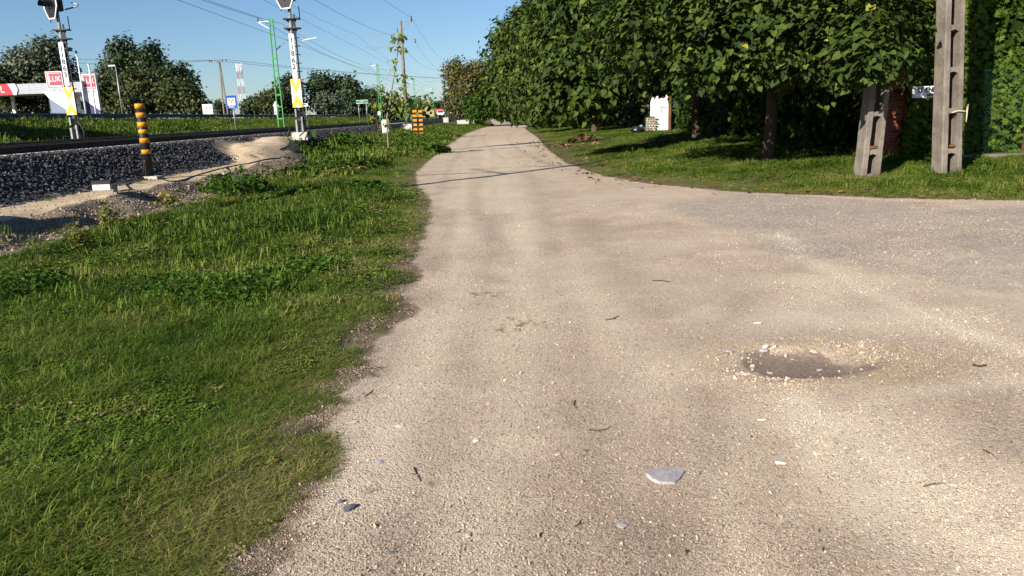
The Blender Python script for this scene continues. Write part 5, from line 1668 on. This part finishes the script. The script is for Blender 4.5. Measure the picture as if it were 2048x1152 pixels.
# sapling in front of the mast
YS_ = 31.7
sp = base(779, 315, YS_)
sap = thing('sapling', 'tall thin leafy sapling in the verge in front of the concrete mast', 'sapling', sp)
def sp_pt(px, py, dy=0):
    q = at(px, py, YS_ + dy); return q - sp
stem = [Vector((0, 0, -.05)), sp_pt(776, 280), sp_pt(774, 235), sp_pt(780, 200), sp_pt(786, 165), sp_pt(793, 125), sp_pt(797, 92), sp_pt(795, 64)]
MB().tube(stem, [.045, .04, .034, .028, .024, .018, .012, .006], 8).build('trunk', M_palebark, sap)
br = MB()
for (a, bq) in (((777, 225), (803, 190)), ((783, 185), (812, 170)), ((775, 240), (758, 205)), ((776, 250), (795, 225)), ((790, 140), (786, 118)), ((774, 262), (764, 250)), ((795, 100), (806, 82))):
    br.tube([sp_pt(*a), (sp_pt(*a) + sp_pt(*bq)) / 2 + Vector((0, 0, .06)), sp_pt(*bq)], [.013, .009, .004], 5)
br.build('limb', M_palebark, sap)
clusters = [((795, 66), 7, .14), ((789, 78), 8, .14), ((801, 74), 7, .12), ((790, 95), 6, .16), ((803, 98), 6, .12), ((786, 119), 5, .12), ((787, 133), 3, .08), ((803, 152), 9, .20), ((815, 160), 7, .16), ((806, 172), 6, .14),
            ((797, 190), 12, .30), ((785, 195), 12, .30), ((800, 205), 10, .3), ((790, 215), 10, .3), ((757, 205), 7, .22), ((745, 212), 4, .2), ((768, 177), 5, .22), ((757, 175), 3, .15), ((785, 228), 8, .3), ((770, 245), 4, .2), ((764, 252), 5, .2), ((803, 222), 6, .2)]
me_l = []
for t_ in (.35, .55, .8):
    m_ = bigmesh('leaf', OVAL_V, OVAL_F, M_sapleaf, dict(tint=np.full(len(OVAL_V), t_))); me_l.append(m_)
r = np.random.default_rng(77)
for (c, k, s) in clusters:
    for _ in range(int(k * 1.5)):
        o = link('leaf', me_l[r.integers(3)], sap)
        o.location = sp_pt(*c, r.normal(0, .2)) + Vector((r.normal(0, s * .7), 0, r.normal(0, s * .45)))
        f = frames(np.array([[r.normal(), r.normal(), -1.0 + r.normal(0, .4)]]), np.array([[r.normal(0, .5) - .2, r.normal(0, .5) - .6, .7]]))[0]
        o.rotation_euler = Matrix(f).transposed().to_euler()
        sc = r.uniform(.13, .26); o.scale = (sc, sc, sc)
# young catalpa shoots over the striped boards, and a yellow bush behind
def leafy(name, lab, cat, px, py, Y, blobs, n, size, mat, tint, seed, pv=OVAL_V, pf=OVAL_F, group=None, stem_mat=M_bark, droop=.5):
    b = base(px, py, Y)
    root = thing(name, lab, cat, b, 0, group)
    lobes = []
    for (x_, y_, rx, ry) in blobs:
        c = at(x_, y_, Y); k = Y / FPX * 1.02
        lobes.append((c.x, c.y, c.z, rx * k, rx * k * .8, ry * k))
    foliage('foliage', mat, root, b, lobes, n, size, pv, pf, seed=seed, tint=tint, clump=size * 1.2, per=8, droop=droop, zmin=b.z)
    g = MB()
    for l in lobes:
        g.tube([(0, 0, -.05), ((l[0] - b.x) * .5, (l[1] - b.y) * .5, (l[2] - b.z) * .6), (l[0] - b.x, l[1] - b.y, l[2] - b.z)], [.03, .02, .008], 5)
    g.build('stem', stem_mat, root)
    return root
leafy('shrub', 'leafy green shrub growing around the top of the striped boards', 'shrub', 838, 277, 57.5, [(835, 204, 14, 9), (846, 198, 8, 7), (828, 215, 8, 8), (845, 215, 8, 10)], 90, .42, M_sapleaf, .35, 31)
leafy('shrub', 'thin yellowish shrub left of the sapling with drooping leaves', 'shrub', 752, 275, 60, [(745, 205, 10, 5), (755, 178, 6, 3), (748, 240, 8, 10), (757, 215, 8, 8)], 70, .36, M_sapleaf, .55, 32)

# weed clumps with their own leaves along the bank and verge
WEEDS = [(478, 392, .55, .62, M_weed, .42, 'tall bushy green weed on the bank right of the banded post'),
         (437, 385, .45, .42, M_weed, .45, 'lower leafy weed beside the tall bushy one on the bank'),
         (515, 384, .32, .42, M_weed, .5, 'narrow upright weed on the bank below the sand heap'),
         (642, 318, .55, .75, M_weed, .35, 'dark green weed clump at the foot of the sand heap'),
         (690, 300, .9, .85, M_weed, .45, 'wide clump of tall weeds between sand heap and white stone'),
         (335, 415, .24, .30, M_goldweed, .55, 'small yellow flowering weed on the pebbly bank'),
         (225, 470, .15, .60, M_goldweed, .35, 'tall sparse yellowish weed at the end of the sandy bank'),
         (165, 510, .13, .45, M_goldweed, .30, 'second sparse yellowish weed left of the taller one'),
         (430, 590, .62, .20, M_weed, .42, 'broad bright green low weed patch in the middle of the grass'),
         (40, 590, .45, .24, M_weed, .35, 'dark leafy weed patch at the left border of the photo'),
         (610, 545, .50, .14, M_weed, .4, 'flat green weed mat near the middle of the grass verge'),
         (870, 306, .65, .40, M_weed, .32, 'dark green weed clump at the track edge below the boards'),
         (720, 380, .6, .18, M_weed, .3, 'low dark weed mat where the mast shadow meets the grass'),
         (800, 285, .9, .55, M_weed, .5, 'grassy weed clump in front of the concrete mast foot'),
         (600, 395, .5, .22, M_weed, .33, 'dark green weed mat below the sand heap')]
for i, (px, py, rad, hh, mt, ti, lab) in enumerate(WEEDS):
    p = hit(px, py)
    root = thing('weed', lab, 'weed', p, 0, 'weeds on the verge')
    r = np.random.default_rng(800 + i)
    n = int((260 + 260 * min(1, rad)) * (2 if p.y < 12 else 1) * (.3 if mt is M_goldweed else 1))
    a = r.uniform(0, 6.28, n); q = rad * np.sqrt(r.uniform(size=n))
    lump = .55 + .9 * fbm(p.x + q * np.cos(a), p.y + q * np.sin(a), 3.0 / max(rad, .2), 71)
    P = np.stack([q * np.cos(a), q * np.sin(a), np.clip(hh * (1 - .55 * (q / rad) ** 2) * lump * r.uniform(.25, 1, n), .02, None)], 1)
    P[:, 2] += hgt(p.x + P[:, 0], p.y + P[:, 1]) - p.z
    sz = .018 + .0042 * p.y + .03 * min(1, rad * hh * 1.5)
    V, Fq, T = stamp(FOLD_V * np.array([1.1, 1, 1]), FOLD_F, P, frames(r.normal(size=(n, 3)) * [1, 1, .5] + [0, 0, -.2], r.normal(size=(n, 3)) * .45 + [0, 0, 1]), sz * r.uniform(.6, 1.4, n), np.clip(r.normal(ti, .17, n), 0, 1))
    link('foliage', bigmesh('foliage', V, Fq, mt, dict(tint=T)), root)
    g = MB()
    for k in range(10):
        j = r.integers(n)
        g.tube([(P[j, 0] * .3, P[j, 1] * .3, P[j, 2] * .0), tuple(P[j])], [.007, .003], 4)
    g.build('stem', M_weed if False else M_bark, root)

# ---------------------------------------------------------------- catalpas and hedges on the right
def catalpa(loc, lobes, n, size, lab, seed, tint, th, tr, parts=0, per=9, clump=.55, droop=.9, near=False, zmin=None, pv=HEART_V, pf=HEART_F, mat=None, tvar=.15, group='catalpa trees along the dirt road', name='catalpa_tree', up=.75, inner=.14):
    mat = mat or M_catalpa
    root = thing(name, lab, 'tree', loc, 0, group)
    trunk_build(root, th, tr, lobes, loc, M_bark, seed)
    P, FR, S, T = foliage_arrays(lobes, n, size, pv, pf, droop, seed, clump, per, tint, tvar, .07, up, inner, zmin)
    L0 = np.array(loc)
    if parts:
        D = np.linalg.norm(P - np.array(EYE), axis=1) - 0.35 * (P[:, 0] < 99) * 0
        # leaves that face the camera on the outside show largest
        cen = np.mean(np.array(lobes)[:, :3], 0)
        o = nrm(P - cen) @ nrm((np.array(EYE) - cen)[None])[0]
        vis = (P[:, 2] < zz(1500, 0, loc[1]) + .3)
        key = np.where(vis, D - 3.0 * o, 1e6)
        idx = np.argsort(key)[:parts * 2]
        idx = np.random.default_rng(seed).permutation(idx)[:parts]
        ms = [bigmesh('leaf', pv, pf, mat, dict(tint=np.full(len(pv), t_))) for t_ in np.clip(tint + tvar * np.array([-1.1, -.4, .3, 1.1]), 0, 1)]
        lv = np.quantile(T[idx], [.25, .5, .75])
        for i in idx:
            ob = link('leaf', ms[int(np.searchsorted(lv, T[i]))], root)
            ob.location = P[i] - L0
            ob.rotation_euler = Matrix(FR[i]).transposed().to_euler()
            ob.scale = (S[i],) * 3
        m = np.ones(len(P), bool); m[idx] = False
        P, FR, S, T = P[m], FR[m], S[m], T[m]
    V, Fq, TT = stamp(pv, pf, P - L0, FR, S, T)
    c = link('crown', bigmesh('crown', V, Fq, mat, dict(tint=TT)), root)
    c['kind'] = 'stuff'
    return root

tN = hit(1537, 317)
Lx = lambda px, py, Y: at(px, py, Y)
def lob(px, py, Y, rx, ry, rz):
    c = at(px, py, Y); return (c.x, c.y, c.z, rx, ry, rz)
NT_Y = tN.y
F_Y = 16.5
near_lobes = [lob(1560, -60, 18.6, 3.2, 2.6, 2.0), lob(1500, -140, NT_Y + .5, 3.0, 3.0, 2.2), (5.6, NT_Y + 4.0, 4.6, 2.2, 2.0, 1.7), (7.8, NT_Y + 4.5, 4.7, 2.4, 2.2, 1.9),
              lob(1400, 95, F_Y + .6, .85, .9, .80), lob(1478, 85, F_Y, .85, .9, .85), lob(1560, 82, F_Y - .2, .90, .9, .85), lob(1640, 88, F_Y - .2, .85, .9, .85), lob(1715, 70, F_Y - .6, .85, .9, .95), lob(1752, 60, F_Y - 1.0, .60, .8, 1.0),
              lob(1362, 168, F_Y + .7, .26, .4, .40), lob(1375, 60, F_Y + 1.2, .7, .9, .9), lob(1440, 0, F_Y + .3, 1.1, 1.0, .9), lob(1540, -10, F_Y, 1.2, 1.0, .9), lob(1650, -5, F_Y - .2, 1.2, 1.0, .9), lob(1740, -10, F_Y - .4, .75, 1.0, .9),
              lob(1752, 92, pL.y - .7, .62, .5, .62), lob(1722, 118, pL.y - .75, .42, .4, .42), lob(1750, 125, pL.y - .7, .40, .4, .42), lob(1700, 95, pL.y + .5, .65, .6, .65), (3.0, 17.6, 3.4, .8, .9, .85), (3.3, 19.6, 3.1, 1.0, 1.2, .95), lob(1335, 10, F_Y + 2, .9, 1.2, 1.2), lob(1500, 112, NT_Y - .2, 1.2, 1.2, .7), lob(1620, 110, NT_Y - .4, 1.3, 1.2, .7)]
catalpa(tuple(tN), near_lobes, 38000, .125, 'nearest broad catalpa with large drooping leaves above the stub pole', 11, .42, 3.4, .15, parts=300, clump=.28, up=1.3, droop=.6, tvar=.19)
def rl(px, py, Y, r, x0, y0, ky=1.0):        # lobe seen at a pixel, radius in picture units, relative to a trunk
    c = at(px, py, Y); k = r * Y / FPX
    return (c.x - x0, c.y - y0, c.z - gz(x0, y0), k, k * ky, k * 1.02)
_r2 = (7.7, 31.0)
ROW = [ # x, y, lobes(relative), n, size, label
    (_r2, [rl(1128, 192, 26, 50, *_r2), rl(1180, 200, 26, 46, *_r2), rl(1105, 214, 25.6, 30, *_r2), rl(1150, 140, 26.5, 62, *_r2), rl(1205, 205, 29, 34, *_r2), rl(1210, 110, 28, 70, *_r2), rl(1265, 60, 28, 62, *_r2), rl(1205, 160, 31, 30, *_r2),
           rl(1180, 40, 29, 80, *_r2), rl(1290, -20, 31, 150, *_r2), rl(1390, 60, 30, 80, *_r2), rl(1330, 60, 30, 40, *_r2), rl(1460, 20, 31, 120, *_r2), rl(1145, 225, 28, 28, *_r2), rl(1195, 228, 28.5, 24, *_r2)], 24000, .165, 'catalpa with leafy skirt hanging low over the lawn left of the white gate', .50, 220, 4.2, .16),
    ((6.0, 52), [(0, 0, 6.2, 4.0, 3.8, 2.9), (-3.0, -1.0, 4.2, 1.5, 2.0, 1.8), (-2.6, -1.0, 6.2, 2.0, 2.2, 2.1), (.6, -2.0, 6.6, 2.4, 2.2, 2.2), (0, 0, 8.6, 3.2, 3.2, 2.4), (-3.4, .4, 5, 1.2, 1.4, 1.5)], 14000, .21, 'catalpa right behind the low hanging one, rising out of the photo', .50, 60, 5, .2),
    ((5.6, 63), [(0, 0, 5.6, 4.3, 4.2, 4.8), (-2.6, -1.5, 3.6, 2.2, 2.4, 2.6), (-2.8, -1.5, 7.6, 2.2, 2.4, 2.4), (0, 0, 10.0, 3.2, 3.2, 2.6), (-3.6, 0, 2.2, 1.4, 1.6, 1.6)], 9000, .30, 'tall catalpa, fourth from the stub pole along the track', .5, 0, 6, .2),
    ((5.0, 77), [(0, 0, 6.2, 4.6, 4.6, 5.4), (-2.8, -1, 9.0, 2.4, 2.4, 2.4), (-3.2, -1, 4.6, 2.2, 2.4, 2.6), (0, 0, 11.0, 3, 3, 2.4), (-3.8, 0, 6.8, 1.4, 1.6, 1.6)], 8000, .36, 'yellowing tall catalpa, fifth from the stub pole along the track', .58, 0, 6, .2),
    ((4.2, 92), [(0, 0, 6.4, 4.8, 4.8, 5.6), (-2.8, -1, 9.6, 2.6, 2.6, 2.6), (-3.4, -1, 5, 2.4, 2.6, 2.8), (0, 0, 11.2, 3.2, 3.2, 2.4)], 7000, .44, 'tall dark tree far down the right row whose crown leans over the track', .42, 0, 6, .2),
    ((3.2, 113), [(0, 0, 6.4, 5.0, 5.0, 5.6), (-3.0, -1, 10.2, 2.4, 2.4, 2.6), (-3.8, -1, 5, 2.4, 2.6, 2.8)], 5200, .55, 'last but one tree of the right row with browner foliage', .56, 0, 6, .2),
    ((2.2, 150), [(0, 0, 6.0, 5.0, 5.0, 5.2), (-2.6, -1, 7.6, 2.8, 2.6, 2.8), (-3.4, -1, 4, 2.6, 2.6, 2.8)], 3600, .7, 'farthest tree of the right row above the vanishing track', .38, 0, 6, .2)]
for i, ((x, y), rel, n, sz, lab, ti, parts, th, tr) in enumerate(ROW):
    z = gz(x, y)
    lobes = [(x + a, y + b, z + c, d, e, f) for (a, b, c, d, e, f) in rel]
    catalpa((x, y, z), lobes, n, sz, lab, 20 + i, ti, th, tr, parts=parts, clump=sz * 1.9, zmin=z + (.95 if i == 0 else .5), pv=HEART_V if i < 2 else FOLD_V * np.array([1.2, 1, 1]), pf=HEART_F if i < 2 else FOLD_F)

def hedge(name, lab, x0, y0, x1, y1, hgt_, th, n, size, seed, mat, tint, cat='hedge', z0=0.0):
    r = np.random.default_rng(seed)
    a = Vector((x0, y0, 0)); bq = Vector((x1, y1, 0)); L_ = (bq - a).length
    d = (bq - a).normalized(); nx_ = Vector((d.y, -d.x, 0))         # the side that is seen
    zg_ = gz((x0 + x1) / 2, (y0 + y1) / 2)
    root = thing(name, lab, cat, (x0, y0, zg_))
    s = r.uniform(0, L_, n); h = hgt_ * np.sqrt(r.uniform(size=n)); h = r.uniform(0, hgt_, n)
    rel = np.array([noise.noise(Vector((q * .9 + seed, w * .55, 0))) for q, w in zip(s, h)])
    depth = th * .5 * (.75 + 1.0 * rel) + r.normal(0, .12, n)
    side = np.where(r.uniform(size=n) < .75, 1, -1)
    top = r.uniform(size=n) < .12
    depth = np.where(top, r.uniform(-.5, .5, n) * th, depth * side)
    h = np.where(top, hgt_ + rel * .5 + r.normal(0, .1, n), h)
    D_ = np.array(d); Nn = np.array(nx_)
    P = s[:, None] * D_ + depth[:, None] * Nn + np.stack([0 * h, 0 * h, h], 1)
    sg = np.where(top, 0, side)[:, None]
    nr = nrm(Nn * sg + np.array([0, 0, .45]) + r.normal(0, .4, (n, 3)))
    ax = Nn * sg * .7 + np.array([0, 0, .35]) + r.normal(0, .55, (n, 3)); ax = ax - nr * (ax * nr).sum(1, keepdims=True)
    T = np.clip(tint + r.normal(0, .16, n) + rel * .25, 0, 1)
    V, Fq, TT = stamp(SPRAY_V, SPRAY_F, P, frames(ax, nr), size * r.uniform(.6, 1.4, n), T)
    c = link('foliage', bigmesh('foliage', V, Fq, mat, dict(tint=TT)), root); c['kind'] = 'stuff'
    g = MB()
    for k in range(int(L_ / 1.1) + 1):
        q = d * (k * 1.1 + .3)
        g.tube([q + Vector((0, 0, -.1)), q + Vector((0, 0, hgt_ * .93))], [.09, .03], 6)
    g.build('trunk', M_bark, root)
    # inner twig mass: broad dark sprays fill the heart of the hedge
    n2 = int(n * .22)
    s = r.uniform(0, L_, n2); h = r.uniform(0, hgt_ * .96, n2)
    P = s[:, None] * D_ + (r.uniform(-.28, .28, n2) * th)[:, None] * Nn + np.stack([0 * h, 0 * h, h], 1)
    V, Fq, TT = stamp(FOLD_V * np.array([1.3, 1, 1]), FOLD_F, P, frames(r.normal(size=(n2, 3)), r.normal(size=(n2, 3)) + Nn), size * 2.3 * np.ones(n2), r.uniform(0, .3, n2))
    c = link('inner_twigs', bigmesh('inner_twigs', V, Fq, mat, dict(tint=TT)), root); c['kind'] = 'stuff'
    return root
hy = A.y + .95
hedge('hedge', 'sunlit green thuja hedge behind the chain link fence at right', 9.15, hy + .85, 19, hy - .6, 5.6, 1.3, 34000, .16, 61, M_thuja, .42)
hedge('hedge', 'dark shaded hedge along the garden behind the catalpa trunks', 10.6, 44, 9.7, 19.6, 6.0, 1.4, 20000, .27, 62, M_thuja, .12)  # shade under the trees is put into this very low leaf tint
hedge('hedge', 'dark garden hedge beyond the white gate behind the hanging catalpa', 9.6, 90, 10.6, 46.2, 6.0, 1.8, 13000, .32, 63, M_darkleaf, .3)

# ---------------------------------------------------------------- trees and bushes on the left, far away
def far_tree(lab, pxl, pxr, pyt, pyb, Y, mat, n, size, tint, seed, name='tree', group='trees beyond the railway', lobes_n=5, zb=None, droop=.3, tvar=.2, trunk=True):
    k = Y / FPX * 1.02
    pxc = (pxl + pxr) / 2
    c = at(pxc, (pyt + pyb) / 2, Y)
    ztop = zz(pxc, pyt, Y); zbot = zz(pxc, pyb, Y)
    g = gz(c.x, Y) if zb is None else zb
    zbot = max(zbot, g + .1)
    rx = (pxr - pxl) / 2 * k; H = ztop - zbot
    r = np.random.default_rng(seed)
    lobes = [(c.x, Y, zbot + H * .45, rx * .60, rx * .62, H * .40)]
    for q in range(lobes_n):
        an = r.uniform(0, 6.28); zq = r.uniform(.2, .85); sh = math.sqrt(max(.1, 1 - ((zq - .4) / .62) ** 2)) * r.uniform(.75, 1.15)
        rr_ = rx * r.uniform(.20, .46)
        lobes.append((c.x + math.cos(an) * (rx - rr_) * sh, Y + math.sin(an) * (rx * .7 - rr_ * .6) * sh, zbot + H * zq, rr_, rr_, min(H * .24, rr_ * 1.3)))
    lobes.append((c.x + r.uniform(-.3, .3) * rx, Y, ztop - H * .2, rx * .4, rx * .4, H * .19))
    loc = (c.x, Y, g)
    root = thing(name, lab, 'bush' if name == 'bush' else 'tree', loc, 0, group)
    trunk_build(root, max(.6, (zbot - g) + H * .5), max(.06, .018 * H + .05), lobes, loc, M_bark, seed)
    o = foliage('crown', mat, root, loc, lobes, int(n * 2.3), size * .62, FOLD_V * np.array([1.25, 1, 1]), FOLD_F, seed=seed, tint=tint, clump=size * 1.7, per=14, droop=droop, inner=.2, zmin=g, tvar=tvar, tclump=.14)
    o['kind'] = 'stuff'
    return root
FT = [
 ('pale grey green willow behind the far signal', 22, 138, 78, 205, 132, M_willow, 3200, .85, .45, 'tree', 8),
 ('dark tree cut by the left border beside the willow', -70, 26, 138, 205, 128, M_darkleaf, 1600, .8, .4, 'tree', 5),
 ('tall dark poplar, left half of the big clump', 198, 290, 80, 215, 128, M_darkleaf, 3400, .75, .5, 'tree', 9),
 ('tall dark poplar with open top, right half of the big clump', 276, 342, 84, 215, 124, M_darkleaf, 2400, .70, .52, 'tree', 8),
 ('lower dark tree at the right end of the big clump', 322, 392, 124, 220, 120, M_darkleaf, 2000, .7, .5, 'tree', 6),
 ('olive bush below the tall poplars, in the middle', 236, 345, 150, 236, 104, M_olive, 2600, .55, .6, 'bush', 7),
 ('olive bush below the poplars, at their right end', 318, 418, 166, 236, 102, M_olive, 2200, .55, .55, 'bush', 7),
 ('olive green bush right of the navy footed pylon', 186, 262, 166, 236, 106, M_olive, 1700, .55, .5, 'bush', 6),
 ('dark bush under the station canopy at the left border', -40, 70, 188, 240, 116, M_olive, 1500, .5, .45, 'bush', 6),
 ('dark bush under the canopy, behind the pale footed pylon', 50, 165, 190, 240, 117, M_olive, 1500, .5, .42, 'bush', 6),
 ('low green bushy tree right of the blue road sign', 478, 532, 196, 236, 150, M_darkleaf, 900, .7, .55, 'bush', 5),
 ('olive bush left of the nearest green mast', 512, 592, 184, 236, 145, M_olive, 1500, .7, .5, 'bush', 6),
 ('dark tree between the green mast and the chevron board', 560, 612, 148, 232, 165, M_darkleaf, 1500, .8, .45, 'tree', 6),
 ('tall dark tree right of the chevron board', 618, 668, 144, 232, 170, M_darkleaf, 1600, .8, .5, 'tree', 6),
 ('dark tree in the middle of the wood behind the van', 652, 700, 150, 232, 172, M_darkleaf, 1600, .8, .42, 'tree', 6),
 ('dark tree at the right end of the wood behind the green sign', 684, 724, 153, 232, 168, M_darkleaf, 1500, .8, .42, 'tree', 6),
 ('pale grey bush in front of the dark wood', 628, 682, 190, 228, 152, M_willow, 900, .6, .55, 'bush', 5),
 ('thin dark tree left of the second green mast', 718, 760, 178, 232, 185, M_darkleaf, 800, .8, .5, 'tree', 5),
 ('dark bushy tree right of the second green mast', 756, 812, 192, 232, 180, M_darkleaf, 1000, .8, .45, 'tree', 5),
 ('dark bush behind the concrete mast foot', 800, 845, 198, 232, 190, M_darkleaf, 800, .8, .45, 'bush', 5),
 ('small pointed conifer left of the power pole', 433, 444, 204, 230, 210, M_darkleaf, 350, .8, .4, 'tree', 2),
 ('small pointed conifer right of the power pole', 443, 462, 208, 232, 215, M_darkleaf, 350, .8, .4, 'tree', 2),
 ('round far tree behind the distant house', 862, 884, 205, 230, 380, M_darkleaf, 500, 1.6, .5, 'tree', 3),
 ('round far tree behind the distant concrete mast', 878, 905, 204, 232, 420, M_darkleaf, 500, 1.7, .5, 'tree', 3),
 ('far dark tree next to the brown walnut', 896, 925, 208, 233, 400, M_darkleaf, 500, 1.6, .45, 'tree', 3),
]
for i, (lab, a, b_, c_, d_, Y_, mt, n, sz, ti, nm, ln) in enumerate(FT):
    far_tree(lab, a, b_, c_, d_, Y_, mt, n, sz, ti, 200 + i, nm, lobes_n=ln)
far_tree('rusty brown walnut tree left of the vanishing track', 892, 1004, 122, 230, 118, M_walnut, 5200, .5, .5, 260, 'walnut_tree', 'trees along the verge', 9, zb=.05)
far_tree('dark green bush under the rusty brown walnut', 922, 985, 190, 241, 112, M_weed, 1600, .42, .25, 261, 'bush', 'trees along the verge', 6, zb=.02)
far_tree('young tree in the dark gap at the end of the track', 985, 1012, 190, 236, 200, M_darkleaf, 700, .8, .35, 262, 'tree', 'trees along the verge', 4, zb=.02)
# tree outside the picture at left whose shade falls on the far bank
far_tree('tree beyond the tracks at far left shading the grassy bank', -560, -230, -60, 225, 33, M_darkleaf, 5200, .5, .4, 270, 'tree', 'trees beyond the railway', 9)

# concrete bits by the distant masts
b = base(925, 243, 128)
o = thing('concrete_footing', 'pale concrete block in the weeds before the walnut tree', 'concrete block', (at(926, 243, 128).x, 128, .35))
MB().box((0, 0, .25), (1.9, 1.2, .8)).box((1.7, .5, .15), (1.0, .8, .7)).build('block', M_cream, o)
